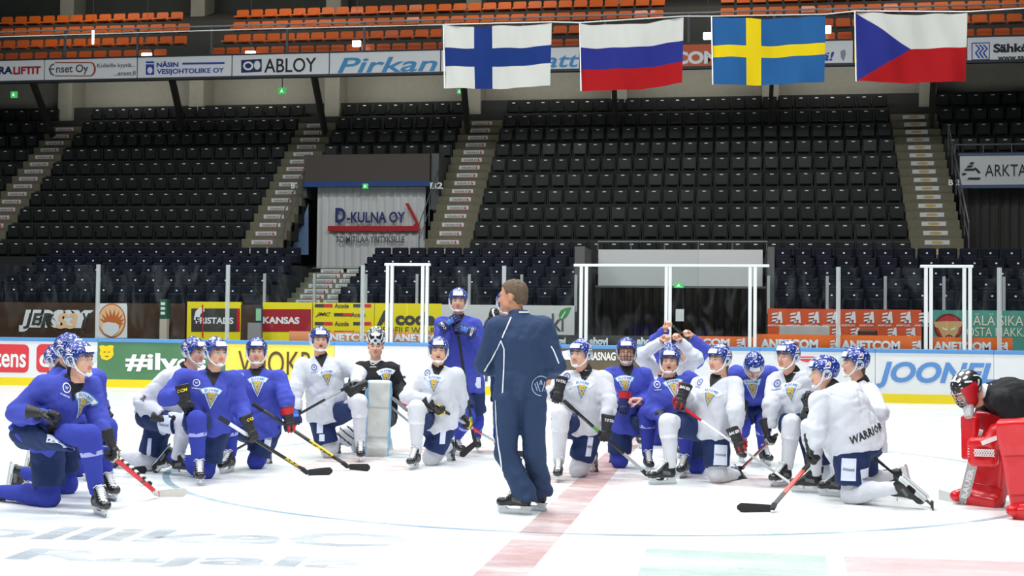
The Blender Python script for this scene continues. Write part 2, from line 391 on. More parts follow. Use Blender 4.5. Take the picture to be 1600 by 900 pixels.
def ell_patch(name, m, c, r, az0, az1, el0, el1, na=14, ne=5, thick=0):
    V = []
    for j in range(ne+1):
        for i in range(na+1):
            a = math.radians(az0+(az1-az0)*i/na); e = math.radians(el0+(el1-el0)*j/ne)
            V.append((c[0]+r[0]*math.cos(e)*math.cos(a), c[1]+r[1]*math.cos(e)*math.sin(a), c[2]+r[2]*math.sin(e)))
    F = [(j*(na+1)+i, j*(na+1)+i+1, (j+1)*(na+1)+i+1, (j+1)*(na+1)+i) for j in range(ne) for i in range(na)]
    return mk(name, V, F, m, smooth=True)
ME_stick = ell_patch('helmet_sticker', M_wplas, (-.008, 0, .030), (.1295, .1045, .1155), -33, 33, 13, 36)
ME_visor = ell_patch('visor', M_visor, (-.004, 0, .022), (.142, .116, .12), -68, 68, -24, 16, 18, 5)
def strap_lib():
    b = MB()
    for s in (1, -1):
        b.tube([(.012, s*.094, .012), (.022, s*.092, -.03), (.038, s*.078, -.075), (.068, s*.044, -.108), (.084, 0, -.122)], .0075, n=6)
        b.tube([(-.035, s*.096, .0), (-.02, s*.092, -.035), (.0, s*.088, -.05), (.034, s*.080, -.062)], .0055, n=6)
    b.tube([(.080, .032, -.106), (.092, 0, -.112), (.080, -.032, -.106)], [.010, .014, .010], n=8)
    return b.mesh('chin_strap', M_wsoft, True)
ME_strap = strap_lib()
def ear_lib(s):
    b = MB()
    if 1:
        b.tube([(-.008+.034*math.cos(a), s*(.100), -.012+.036*math.sin(a)) for a in np.linspace(0, 2*math.pi, 13)], .0045, n=5)
    return b.mesh('ear_guard', mat('clear_ear_guard', (.6, .7, .78), .2), True)
ME_ears = [ear_lib(1), ear_lib(-1)]
def emblem_lib(s):
    b = MB()
    if 1:
        for r, off, mi in ((.024, .0, 0), (.018, .0012, 1), (.009, .0024, 0)):
            c = V3(-.022, s*(.107+off), .075); P = [c+V3(r*math.cos(a), -s*(.45*r*math.sin(a))-s*.009, r*math.sin(a)*.9) for a in np.linspace(0, 2*math.pi, 13)[:-1]]
            P = [(p[0], s*(math.sqrt(max(0, 1-((p[0]+.008)/.124)**2-((p[2]-.03)/.110)**2))*.099+.006+off), p[2]) for p in P]
            b.add(P, [tuple(range(12))], mi)
        b.add([(-.035, s*.1075, .038), (.02, s*.1065, .034), (.02, s*.1055, .044), (-.035, s*.1065, .048)], [(0, 1, 2, 3)], 0)
    return b.mesh('side_emblem', [M_wplas, mat('emblem_red', srgb(222, 120, 110), .5)])
ME_embs = [emblem_lib(1), emblem_lib(-1)]
def cage_lib():
    b = MB(); c = V3(-.004, 0, -.025)
    P = lambda a, e: (c[0]+.138*math.cos(e)*math.cos(a), .105*math.cos(e)*math.sin(a), c[2]+.115*math.sin(e))
    for e in np.radians([-50, -32, -14, 4, 22, 36]): b.tube([P(a, e) for a in np.radians(np.linspace(-78, 78, 14))], .0026, n=4)
    for a in np.radians([-78, -52, -28, -9, 9, 28, 52, 78]): b.tube([P(a, e) for e in np.radians(np.linspace(-50, 36, 8))], .0026, n=4)
    return b.mesh('face_cage', mat('dark_wire', (.05, .05, .05), .3, .8), True)
ME_cage = cage_lib()
def glove_lib(side, cols, bare=False):
    """closed fist gripping a shaft that lies along Y; side +1 for the hand whose thumb is at +Y"""
    f = Field([(-.12, -.09, -.1), (.17, .09, .07)], .0062 if not bare else .0052, .015); k = .78 if bare else 1
    if not bare:
        f.d = f.cone((-.10, 0, 0), (-.01, 0, 0), .072, .052, (0, 1, 0), .78)
        f.d = f.smax(f.d, -(f.X+.115), .01)
    else: f.d = f.cone((-.10, 0, 0), (0, 0, 0), .031, .027, (0, 1, 0), .8)
    f.U(f.cone((.0, 0, .002), (.080, 0, .006), .044*k+.004, .050*k, (0, 1, 0), .62), .02)
    for i, y in enumerate((-.040, -.0135, .0135, .040)):
        y *= k; L = (.86, .98, 1.0, .94)[i]; r = .0165 if not bare else .0098
        ch = [(.078, y, .012*k), (.128*L, y, .004), (.142*L, y*1.02, -.034*k), (.110*L, y*1.02, -.058*k), (.082, y, -.050*k)]
        for a, b in zip(ch, ch[1:]): f.U(f.cone(a, b, r, r*.95), .005)
    r = .0185 if not bare else .0115
    for a, b in zip([(.022, .042*k, -.012), (.062, .068*k, -.030), (.098, .052*k, -.058)], [(.062, .068*k, -.030), (.098, .052*k, -.058), (.112, .026*k, -.070)]): f.U(f.cone(a, b, r, r*.9), .008)
    if not bare:
        f.d = f.d+(.0035*np.cos(f.X*150))*((f.Z > .01) & (f.X > -.02)) + .003*np.cos(f.Y*232)*((f.X > .08))
    V, F = f.net(); C = fcent(V, F); x, y, z = C.T; I = np.zeros(len(F), int)
    if bare: return V*V3(1, side, 1), (F if side > 0 else F[:, ::-1])
    I[(z < -.012) & (x < .06) & (x > -.02)] = 2
    c = cols
    if c.get('cuff'): I[(x < -.035) & (x > -.1)] = 1
    if c.get('back'): I[(z > .02) & (x > -.01) & (x < .075) & (np.abs(y) < .028)] = 1
    if c.get('fingers'): I[(x > .082) & (((y > -.026) & (y < -.002)) | (y > .025)) & (z > -.05)] = 1
    if c.get('stripe'): I[(np.abs(y-.02*np.sin(x*40)) < .012) & (z > 0)] = 1
    if c.get('thumb'): I[(y > .05)] = 1
    V = V*V3(1, side, 1)
    me = mk('hockey_glove', V, F if side > 0 else F[:, ::-1], [c['main'], c['acc'], M_bleat, c.get('lab', M_wplas)], I, True)
    return me
def skate_lib():
    f = Field([(-.14, -.06, .05), (.15, .06, .28)], .0068, .012)
    f.d = f.cone((-.082, 0, .105), (.105, 0, .096), .042, .040, (0, 1, 0), .92)
    f.U(f.ell((.125, 0, .092), (.044, .043, .036)), .03); f.U(f.cone((-.078, 0, .10), (-.085, 0, .225), .044, .052, (1, 0, 0), .82), .03)
    f.U(f.cone((-.04, 0, .20), (.03, 0, .13), .034, .036), .04)
    f.U(f.cone((-.125, 0, .2), (-.135, 0, .255), .022, .018, (0, 1, 0), .6), .02)
    f.d = f.smax(f.d, .064-f.Z, .006); f.d = f.smax(f.d, f.dot((-.05, 0, .262), nz((-.15, 0, 1))), .008)
    V, F = f.net(); C = fcent(V, F); x, y, z = C.T; I = np.zeros(len(F), int)
    I[(np.abs(y) < .021) & (x > -.03) & (z > .115) & (z < .25)] = 1; I[(x > -.06) & (x < .02) & (np.abs(z-.12-.2*x) < .017) & (np.abs(y) > .03)] = 2
    I[(x > .132)] = 3
    boot = mk('skate_boot', V, F, [M_bleat, M_wsoft, M_grayf, mat('toe_cap', (.02, .02, .02), .25, coat=.4)], I, True)
    b = MB()
    for k in range(7):
        t = k/6; x = .088-.095*t; z = .134+.088*t+.012*math.sin(t*3)
        b.tube([(x-.012, .034, z-.012), (x, .012, z+.004), (x+.004, -.010, z+.004), (x-.006, -.034, z-.010)], .0042, n=5)
    b.tube([(-.012, -.01, .225), (.01, .035, .24), (-.02, .05, .22)], .004, n=4); b.tube([(-.012, .01, .225), (.008, -.035, .238), (-.025, -.048, .215)], .004, n=4)
    lace = b.mesh('laces', M_lace, True)
    b = MB()
    prof = [(-.135, .070), (-.128, .022), (-.02, .026), (.06, .026), (.125, .022), (.155, .040), (.150, .066), (.105, .068), (.062, .040), (-.035, .040), (-.055, .068)]
    b.prism(prof, -.011, .011); b.box((.045, -.03, .060), (.15, .03, .070)); b.box((-.135, -.026, .060), (-.045, .026, .070))
    hold = b.mesh('blade_holder', M_hold); b = MB()
    b.prism([(-.140, .028), (-.150, .012), (-.135, .001), (.135, .001), (.158, .016), (.152, .030)], -.002, .002); run = b.mesh('steel_runner', M_steel)
    return boot, lace, hold, run
SK = skate_lib()
G = {}
def glove(side, style):
    k = (side, style)
    if k in G: return G[k]
    st = {'black': dict(main=M_gtex, acc=M_wplas), 'yellow': dict(main=M_gtex, acc=M_yel, fingers=1, stripe=1, thumb=1), 'red': dict(main=M_gtex, acc=M_red, cuff=1, fingers=1),
          'redtrim': dict(main=M_gtex, acc=mat('dark_red_trim', srgb(150, 26, 34), .5), fingers=1, thumb=1), 'navy': dict(main=M_gnavy, acc=mat('light_blue_stripe', srgb(70, 120, 200), .5), back=1),
          'gold': dict(main=M_gtex, acc=M_wplas, stripe=1), 'cream': dict(main=M_gtex, acc=mat('cream_trim', srgb(206, 196, 170), .5), fingers=1), 'bluelab': dict(main=M_gtex, acc=mat('blue_label', srgb(46, 92, 190), .5), back=1, cuff=0),
          'redcuff': dict(main=M_gnavy, acc=M_red, cuff=1)}[style]
    G[k] = glove_lib(side, st); return G[k]
BARE = {s: glove_lib(s, {}, True) for s in (1, -1)}
def hair_lib(kind):
    f = Field([(-.16, -.12, -.2), (.13, .12, .15)], .0065, .02)
    if kind == 'short':
        f.d = f.ell((-.014, 0, .036), (.108, .086, .094)); f.U(f.cone((-.06, 0, -.03), (-.062, 0, -.055), .056, .050), .03)
        t = np.clip((f.X+.02)/.08, 0, 1); f.d = f.smax(f.d, (-.06+.135*t)-f.Z, .01)
        f.d = f.smax(f.d, -f.ell((.0, .085, -.012), (.034, .03, .034)), .008); f.d = f.smax(f.d, -f.ell((.0, -.085, -.012), (.034, .03, .034)), .008)
        f.d = f.d+.004*np.sin(f.X*150+3*np.sin(f.Y*60))*np.cos(f.Y*130)
    else:
        L = .145 if kind == 'long' else .085
        f.d = f.cone((-.05, 0, .0), (-.055, 0, -L), .068, .050, (0, 1, 0), .6); f.U(f.ell((-.02, 0, .02), (.092, .083, .07)), .03)
        f.d = f.smax(f.d, f.X-.012, .01); f.d = f.d+.004*np.sin(f.Y*180+4*np.sin(f.Z*30))
    V, F = f.net(); return mk('hair', V, F, M_hairg, smooth=True)
HAIR = {}
def hair(kind, m):
    if (kind, m.name) not in HAIR:
        me = hair_lib(kind); me.materials[0] = m; HAIR[(kind, m.name)] = me
    return HAIR[(kind, m.name)]

# ------------------------------------------------------------------ decals laid on cloth
def drape(parts, bvh, c, U, Vv, N, off0=.0055, tol=.13, seg=.022):
    """parts: [(kind, data, layer, mat index)] in metres on a plane (U right, Vv up) -> mesh following the cloth"""
    b = MB(); c = np.asarray(c, float)
    for kind, data, lay, mi in parts:
        if kind == 'poly':
            bm = bmesh.new(); vs = [bm.verts.new((u, v, 0)) for u, v in data]
            tris = tessellate_polygon([[Vector((u, v, 0)) for u, v in data]])
            for t in tris:
                try: bm.faces.new([vs[i] for i in t])
                except ValueError: pass
            for _ in range(7):
                le = [e for e in bm.edges if e.calc_length() > seg*1.3]
                if not le: break
                bmesh.ops.subdivide_edges(bm, edges=le, cuts=1)
                bmesh.ops.triangulate(bm, faces=[f for f in bm.faces if len(f.verts) > 3])
            bmesh.ops.triangulate(bm, faces=[f for f in bm.faces if len(f.verts) > 3])
            bm.verts.index_update(); P = [v.co[:2] for v in bm.verts]; F = [[v.index for v in f.verts] for f in bm.faces]; bm.free()
        else:
            s, (cx, cy), (wd, hg), bold, shear, arc = data; TV, F = text_mesh(s, bold, shear, 1.05, 1)
            P = []
            for u, v in TV:
                x = u*wd; y = v*hg
                if arc: a = x/arc; x, y = (arc+y)*math.sin(a), (arc+y)*math.cos(a)-arc
                P.append((cx+x, cy+y))
        W = []; D = []; off = off0+lay*.0016
        for u, v in P:
            o = c+U*u+Vv*v+N*.35; h = bvh.ray_cast(Vector(o), Vector(-N), .8)
            if h[0] is None: W.append(None); continue
            p = np.array(h[0]); n_ = np.array(h[1]); n_ = n_ if n_@N > 0 else -n_; D.append((p-c)@N); W.append(p+nz(N+n_*2)*off)
        if not D: continue
        md = np.median(D); ok = [wp is not None and abs((wp-c)@N-md) < tol for wp in W]
        W = [wp if k else c for wp, k in zip(W, ok)]; F = [f for f in F if all(ok[i] for i in f)]
        b.add(W, F, mi)
    return b
def cam_hit(bvh, x, y):
    h = bvh.ray_cast(Vector(CAM), Vector(nz(ray(x, y))), 80)
    if h[0] is None: return (None, None)
    n = np.array(h[1]); return np.array(h[0]), (n if n@ray(x, y) < 0 else -n)
def ribbon(bvh, pts, wd, mats, name, parent, off=.006):
    """a strip of piping sewn on the cloth, through picture points"""
    P = []
    for (x0, y0), (x1, y1) in zip(pts, pts[1:]):
        n = max(2, int(math.hypot(x1-x0, y1-y0)/2.5))
        for k in range(n): P.append((x0+(x1-x0)*k/n, y0+(y1-y0)*k/n))
    P.append(pts[-1]); H = [cam_hit(bvh, *p) for p in P]; H = [h for h in H if h[0] is not None]
    if len(H) < 2: return
    b = MB(); V = []
    for k, (p, n) in enumerate(H):
        t = nz(H[min(k+1, len(H)-1)][0]-H[max(k-1, 0)][0]); s = nz(np.cross(t, n))
        V += [p+n*off+s*wd/2, p+n*off-s*wd/2]
    b.add(V, [(2*k, 2*k+1, 2*k+3, 2*k+2) for k in range(len(H)-1)]); b.build(name, mats, parent, fix=False)
def circ(r, n=14, cx=0, cy=0, sx=1): return [(cx+r*sx*math.cos(a), cy+r*math.sin(a)) for a in np.linspace(0, 2*math.pi, n+1)[:-1]]
def annulus(r, w, n=16, cx=0, cy=0): return [[(cx+(r+q*w/2)*math.cos(a0+o), cy+(r+q*w/2)*math.sin(a0+o)) for q, o in ((-1, 0), (1, 0), (1, 2*math.pi/n), (-1, 2*math.pi/n))] for a0 in np.linspace(0, 2*math.pi, n+1)[:-1]]
def crest_parts(onblue):
    R = .25; arc = lambda r, a0, a1, n=8: [(r*math.sin(math.radians(a0+(a1-a0)*k/n)), r*math.cos(math.radians(a0+(a1-a0)*k/n))-R+.11) for k in range(n+1)]
    P = []
    top = arc(R+.012, -32, 32); bot = arc(R-.058, 30, -30)
    P.append(('poly', top+[(.118, .052)]+bot+[(-.118, .052)], 0, 1 if onblue else 0))
    P.append(('poly', arc(R+.002, -29, 29)+arc(R-.048, 27, -27), 1, 0))
    P.append(('poly', arc(R-.05, -24, 24)+[(0, -.142)], 0, 0)); P.append(('poly', arc(R-.058, -21, 21)+[(0, -.124)], 1, 1))
    lion = [(-.048, .048), (-.02, .058), (-.004, .046), (.02, .058), (.046, .044), (.036, .022), (.048, .004), (.026, .004), (.034, -.03), (.014, -.03), (.016, -.066), (.0, -.092), (-.014, -.062), (-.012, -.034), (-.034, -.026), (-.024, .002), (-.046, .01), (-.032, .026)]
    P.append(('poly', lion, 2, 2)); P.append(('text', ('SUOMI', (0, .086), (.165, .034), .03, 0, R-.02), 3, 1))
    P.append(('poly', [(-.02, .034), (-.008, .036), (-.012, .022)], 3, 3)); P.append(('poly', [(.02, .03), (.006, .02), (.018, .012)], 3, 3)); P.append(('poly', [(-.012, -.006), (.012, -.002), (.004, -.03)], 3, 3))
    k = .80; Q = []
    for kd, d, l, m_ in P:
        if kd == 'poly': Q.append((kd, [(u*k, v*k) for u, v in d], l, m_))
        else: Q.append((kd, (d[0], (d[1][0]*k, d[1][1]*k), (d[2][0]*k, d[2][1]*k), d[3], d[4], d[5]*k), l, m_))
    return Q

# ------------------------------------------------------------------ people
ZU = V3(0, 0, 1)
_fh = nz(_fw*V3(1, 1, 0)); _rh = nz(_rt*V3(1, 1, 0))
def azv(az, pitch=0):
    a = math.radians(az); p = math.radians(pitch); return (-_fh*math.cos(a)+_rh*math.sin(a))*math.cos(p)+ZU*math.sin(p)
STYLE = {'white': (M_white, M_sockw, M_tapew), 'blue': (M_blue, M_sockb, M_tape), 'black': (M_black, M_sockw, M_tapew)}
KN = dict(pel=(0, 0, .56), neck=(.05, 0, 1.06), head=(.09, 0, 1.255), shR=(.05, -.19, 1.0), shL=(.05, .19, 1.0),
          elR=(.06, -.30, .76), elL=(.06, .30, .76), wrR=(.28, -.19, .66), wrL=(.28, .19, .66))
ST = dict(pel=(0, 0, 1.0), neck=(.02, 0, 1.53), head=(.06, 0, 1.72), shR=(.0, -.20, 1.47), shL=(.0, .20, 1.47),
          elR=(.02, -.28, 1.2), elL=(.02, .28, 1.2), wrR=(.25, -.15, 1.1), wrL=(.25, .15, 1.1), knR=(.03, -.12, .55), knL=(.03, .12, .55), anR=(-.03, -.13, .16), anL=(-.03, .13, .16))
def line_near(P, D, x, y):
    """the point of the line P+tD that shows nearest to a picture point"""
    best = min((math.hypot(*(np.array(proj(P+D*t))-(x, y))), t) for t in np.linspace(-1.7, 1.7, 341)); return P+D*best[1]
PEOPLE = []
def limb_mid(a, b, l1, l2, x, y, guess):
    best = None
    for d in np.linspace(-.45, .45, 91):
        e = atd(x, y, guess+d); c = (np.linalg.norm(e-a)-l1)**2+(np.linalg.norm(b-e)-l2)**2+.012*d*d
        if best is None or c < best[0]: best = (c, e)
    return best[1]
def mid_auto(a, b, l1, l2, bend):
    """joint between a and b with the given bone lengths, bent towards a direction"""
    d = b-a; L = min(np.linalg.norm(d), (l1+l2)*.995); t = nz(d); q = (l1*l1-l2*l2+L*L)/(2*L); h = math.sqrt(max(0, l1*l1-q*q))
    p = bend-t*(bend@t); return a+t*q+nz(p)*h
def person(label, pose, foot, az, up='R', J={}, dz={}, hz=None, hp=0, hr=0, style='white', gl=('black', 'black'), stick=None, crest=None, logo=None,
           panels=(), mouth=0, skin=None, hairk=None, cage=False, helm=True, toe=None, foot2=None, toe2=None, coach=False, goalie=False, texts=(), h=.0165, seed=0, tape=True, holds=None, sx=1.08, cuffs=(None, None), bulk=1.0):
    hz = az if hz is None else hz; F0 = azv(az); L0 = np.cross(ZU, F0); s = 1 if up == 'L' else -1; dn = 'R' if up == 'L' else 'L'
    G0 = ground(*foot); kneel = pose == 'kneel'
    tp = dict(KN if kneel else ST)
    if kneel:
        tp['kn'+up] = (.41, s*.13, .60); tp['an'+up] = (.37, s*.13, .16); tp['kn'+dn] = (.02, -s*.13, .085); tp['an'+dn] = (-.41, -s*.13, .17); off = V3(.45, s*.13, 0)
    else: off = V3(.03, s*.13, 0)
    O = G0-F0*off[0]-L0*off[1]
    T = lambda p: O+F0*p[0]+L0*p[1]+ZU*p[2]
    P = {k: T(v) for k, v in tp.items()}
    J = dict(J)
    for q_ in ('kn', 'an'):
        if q_+'D' in J: J[q_+dn] = J.pop(q_+'D')
    for k, v in J.items():
        if k in P: P[k] = atd(v[0], v[1], depth(P[k])+dz.get(k, 0))
    for k, v in dz.items():
        if k not in J and k in P: P[k] = P[k]+_fh*v
    if kneel: P['kn'+dn][2] = max(.085, min(P['kn'+dn][2], .12))
    # torso frame
    U = nz(P['neck']-P['pel']); Y = P['shL']-P['shR']; Y = nz(Y-U*(Y@U)); X = np.cross(Y, U)
    ft = {}
    for sd in 'RL':
        fz = toe if sd == up else toe2
        ft[sd] = azv(fz if fz is not None else az)
    # hands and stick
    ha = {}
    for sd, sg in (('R', -1), ('L', 1)):
        w_ = P['wr'+sd]; sh = P['sh'+sd]
        if 'wr'+sd in J:
            x, y = J['wr'+sd]; d0 = depth(w_); cands = [(abs(d), atd(x, y, d0+d)) for d in np.linspace(-.5, .5, 101)]
            okc = [c for c in cands if .16 < np.linalg.norm(c[1]-sh) < .545]; P['wr'+sd] = min(okc, key=lambda c: c[0])[1] if okc else min(cands, key=lambda c: np.linalg.norm(c[1]-sh))[1]
    sl = None
    for sd in 'RL':
        w_ = P['wr'+sd]
        if 'ha'+sd in J:
            x, y = J['ha'+sd]; best = None
            for d in np.linspace(-.11, .11, 45):
                q = atd(x, y, depth(w_)+d+dz.get('ha'+sd, 0)); c = abs(np.linalg.norm(q-w_)-.105)+(.15*d if d > 0 else 0)
                if best is None or c < best[0]: best = (c, q)
            ha[sd] = best[1]
        else: ha[sd] = None
    if stick:
        pr = stick['hands'][0]
        if stick.get('heel3') is not None: He = stick['heel3']
        else: He = ground(*stick['heel'], .035)
        if ha[pr] is None: ha[pr] = P['wr'+pr]+nz(-_fh*.5-ZU*.6)*.10
        ax = nz(ha[pr]-He); sl = (He, ax)
        for o2 in stick['hands'][1:]:
            g = line_near(ha[pr], ax, *(J.get('ha'+o2) or J['wr'+o2])); ha[o2] = g
            w_ = P['wr'+o2]; v = w_-g; P['wr'+o2] = g+nz(v)*.105 if 'wr'+o2 not in J else atd(*J['wr'+o2], depth(g)+.04)
        butt = line_near(ha[pr], ax, *stick['butt']); make_stick(stick, He, butt, ax)
    for sd, sg in (('R', -1), ('L', 1)):
        sh = P['sh'+sd]; wr = P['wr'+sd]; v = wr-sh
        if np.linalg.norm(v) > .56: wr = P['wr'+sd] = sh+nz(v)*.56
        if 'el'+sd in J: P['el'+sd] = limb_mid(sh, wr, .30, .265, *J['el'+sd], depth(P['el'+sd])+dz.get('el'+sd, 0))
        else: P['el'+sd] = mid_auto(sh, wr, .30, .265, L0*sg*.8-X*.5-ZU*.3)
    for sd, sg in (('R', -1), ('L', 1)):
        P['hip'+sd] = P['pel']+Y*sg*.095-U*.03
    if not kneel:
        for sd, sg in (('R', -1), ('L', 1)):
            g = G0 if sd == up else (ground(*foot2) if foot2 else G0-L0*s*.28)
            P['an'+sd] = g-ft[sd]*.08+ZU*.17
            if 'kn'+sd not in J: P['kn'+sd] = mid_auto(P['hip'+sd], P['an'+sd], .46, .45, ft[sd])
            P['g'+sd] = g
    else:
        P['an'+up] = G0-ft[up]*.08+ZU*.17; P['g'+up] = G0
        if np.linalg.norm(P['kn'+up]-P['hip'+up]) > .52 or 'kn'+up not in J: P['kn'+up] = P['kn'+up] if 'kn'+up in J else mid_auto(P['hip'+up], P['an'+up], .45, .46, F0+ZU*.3)
    root = empty('person', G0); tag(root, label, 'person'); PEOPLE.append((root, P))
    Mj, Ms, Mt = STYLE[style]
    if coach: Mj = M_track
    # --- body
    Hx = azv(hz, hp); Hx, Hy, Hz = frame(Hx, ZU); c_, s_ = math.cos(math.radians(hr)), math.sin(math.radians(hr)); Hy, Hz = Hy*c_+Hz*s_, Hz*c_-Hy*s_
    HV, HF, HI = HEADS[mouth]; R3 = np.stack([Hx, Hy, Hz], 1)
    hv = HV@R3.T*sx+P['head']; skn = skin or M_skin
    f = Field(list(P.values()), .034, .12)
    f.d = f.cone(P['pel'], P['neck']-U*.12, .12, .12, Y, .7); f.U(f.cone(P['neck']-U*.1, P['head']-Hz*.07, .07, .045), .03)
    for sd in 'RL':
        f.U(f.cone(P['sh'+sd], P['el'+sd], .055, .045), .03); f.U(f.cone(P['el'+sd], P['wr'+sd], .045, .034), .03); f.U(f.cone(P['neck']-U*.06, P['sh'+sd], .06, .06), .03)
        f.U(f.cone(P['hip'+sd], P['kn'+sd], .08, .055), .03); f.U(f.cone(P['kn'+sd], P['an'+sd], .055, .036), .03)
    V, F = f.net(); C = fcent(V, F); bi = np.full(len(F), 6); bi[(C-(P['neck']+U*.02))@U > 0] = 0
    for i_, sd in enumerate('RL'):
        if gl[i_] == 'bare': bi[np.linalg.norm(C-P['wr'+sd], axis=1) < .13] = 0
    Vs, Fs, Is = [V, hv], [F, HF+len(V)], [bi, HI]; n = len(V)+len(hv)
    def gframe(sd):
        sg = 1 if sd == 'L' else -1; wr = P['wr'+sd]; fa = nz(wr-P['el'+sd])
        hx = nz(ha[sd]-wr) if ha[sd] is not None else nz(fa-ZU*.25)
        a = sl[1] if (sl and sd in stick['hands']) else np.cross(hx, ZU if abs(hx[2]) < .85 else _fh)
        a = nz(a-hx*(a@hx)); z = np.cross(hx, a); ch = P['neck']-U*.25+0*X
        if z@(nz(wr-ch)*.8+ZU*.35-_fh*.3) < 0: a = -a; z = -z
        o = (ha[sd]-hx*.10+z*.035) if ha[sd] is not None else wr
        return o, hx, a, z
    gf = {sd: gframe(sd) for sd in 'RL'}
    for sd, sg in (('R', -1), ('L', 1)):
        if gl[0 if sd == 'R' else 1] == 'bare':
            o, gx, gy, gz = gf[sd]; v, fc = BARE[sg]; v = v@np.stack([gx, gy, gz], 1).T+o
            Vs.append(v); Fs.append(fc+n); Is.append(np.zeros(len(fc), int)); n += len(v)
    me = mk('body', np.concatenate(Vs), np.concatenate(Fs), [skn, M_lip, M_brow, M_eye, M_iris, mat('mouth_inside', (.05, .012, .012), .6), M_under], np.concatenate(Is), True)
    idn = Matrix.Identity(4); link('body', me, root, idn)
    # --- undershirt collar
    if not coach:
        b = MB(); nk = P['neck']; ax = nz(P['head']-Hz*.07-nk)
        b.tube([nk-U*.03, nk+ax*.028, nk+ax*.050], [.084, .074, .068], n=16); b.build('undershirt_collar', M_under if not goalie else M_wsoft, root, True)
    # --- jersey / jacket
    nk = P['neck']; pe = P['pel']
    f = Field([pe-U*.14, nk+U*.04]+[P[k+sd] for k in ('sh', 'el', 'wr') for sd in 'RL']+[pe+Y*.2, pe-Y*.2, pe+X*.12, pe-X*.12], h, .125)
    cw, cdp = (.228*bulk, .80) if not coach else (.205, .70)
    f.d = f.cone(pe-U*(.20 if kneel else .16), nk-U*.20, cw*(1.10 if kneel else (1.07 if coach else .98)), cw, Y, cdp)
    f.U(f.cone(nk-U*.17, nk-U*.005, .165, .080), .07); shd = U*.005
    f.U(f.cone(P['shR']+Y*.03+shd, P['shL']-Y*.03+shd, .088, .088, U, .95), .07)
    f.d = f.smax(f.d, f.dot(nk+U*.030, U), .012); f.d = f.smax(f.d, -f.dot(pe-U*(.075 if kneel else (.055 if coach else .14)), U)-(.035*np.cos(f.dot(pe, Y)*9) if kneel else 0), .01)
    for sd in 'RL':
        e = P['el'+sd]; wr = P['wr'+sd]
        g = f.smin(f.cone(P['sh'+sd]+shd, e, .092, .086), f.cone(e, wr, .088, .066 if not coach else .06), .03)
        g = f.smax(g, f.dot(wr, nz(wr-e)), .01); f.U(g, .045)
    if coach: f.U(f.smax(f.cone(nk-U*.02, nk+U*.055+ZU*.01, .085, .074), f.dot(nk+U*.062, U), .008), .015)
    t = np.clip(-f.dot(nk-U*.15, U)/.45, 0, 1)
    drapeN = np.sin(f.dot(pe, Y)*38+2.2*np.sin(f.dot(pe, U)*7+seed)+seed)*.009*t+np.sin(f.dot(pe, X)*46+f.dot(pe, U)*9+seed)*.006*t
    f.d = f.d+drapeN.astype(np.float32)+f.noise(.0030, .16, seed, 3)+f.noise(.0012, .07, seed+50, 3)+f.creases(.012, .15, seed, 4)
    for sd in 'RL':    # creases gathered at the bent elbow
        q = P['el'+sd]; dd = np.sqrt(sum(v*v for v in f.rel(q))); f.d = f.d+(.007*np.exp(-(dd/.11)**2)*np.sin(f.dot(q, nz(P['wr'+sd]-P['sh'+sd]))*95+2)).astype(np.float32)
    V, F = f.net(); jm = mk('jersey' if not coach else 'jacket', V, F, Mj, smooth=True); jer = link(jm.name.split('.')[0], jm, root, idn)
    bv = BVHTree.FromPolygons([tuple(v) for v in V.tolist()], F.tolist())
    N_, U_, Y_ = X, U, Y
    if not coach and (X@nz(CAM-nk)) > -.35:
        vb = drape([('poly', [(-.082, .035), (.082, .035), (.055, -.01), (0, -.105), (-.055, -.01)], 0, 0)], bv, nk-U*.0, Y_, U_, N_, tol=.16)
        if not goalie: vb.build('undershirt', M_under, jer, fix=False)
    if crest is not None:
        c = cam_hit(bv, *crest)[0]
        if c is not None:
            cc = drape(crest_parts(style == 'blue'), bv, c, Y_, U_, N_, tol=.09, seg=.024)
            if cc.F: tag(cc.build('chest_crest', [M_crw, M_crb if style != 'blue' else M_crb, M_cry, M_crbd], jer, fix=False), 'fan-shaped blue and white crest reading SUOMI over a golden lion')
    if logo is not None:
        c = cam_hit(bv, *logo)[0]
        if c is not None:
            pr = [('poly', q, 0, 0) for q in annulus(.030, .008, 14)]+[('text', ('W', (0, 0), (.026, .02), .03, 0, 0), 0, 0), ('text', ('WARRIOR', (0, -.052), (.075, .012), .03, .3, 0), 0, 0)]
            cc = drape(pr, bv, c, Y_, U_, N_, tol=.08, seg=.04)
            if cc.F: cc.build('shoulder_emblem', M_crw if style != 'white' else M_crbd, jer, fix=False)
    for (tx, px, py, wd, hg, rot, m_, shr) in texts:
        c, nrm = cam_hit(bv, px, py)
        if c is not None:
            nn = nz(CAM-c)*.4+nz(nrm)*.6; nn = nz(nn); u = nz(np.cross(ZU, nn)); v = np.cross(nn, u); a = math.radians(rot); u, v = u*math.cos(a)+v*math.sin(a), v*math.cos(a)-u*math.sin(a)
            cc = drape([('text', (tx, (0, 0), (wd, hg), .03, shr, 0), 0, 0)], bv, c, u, v, nn, tol=.12)
            if cc.F: cc.build('printed_lettering', m_, jer, fix=False)
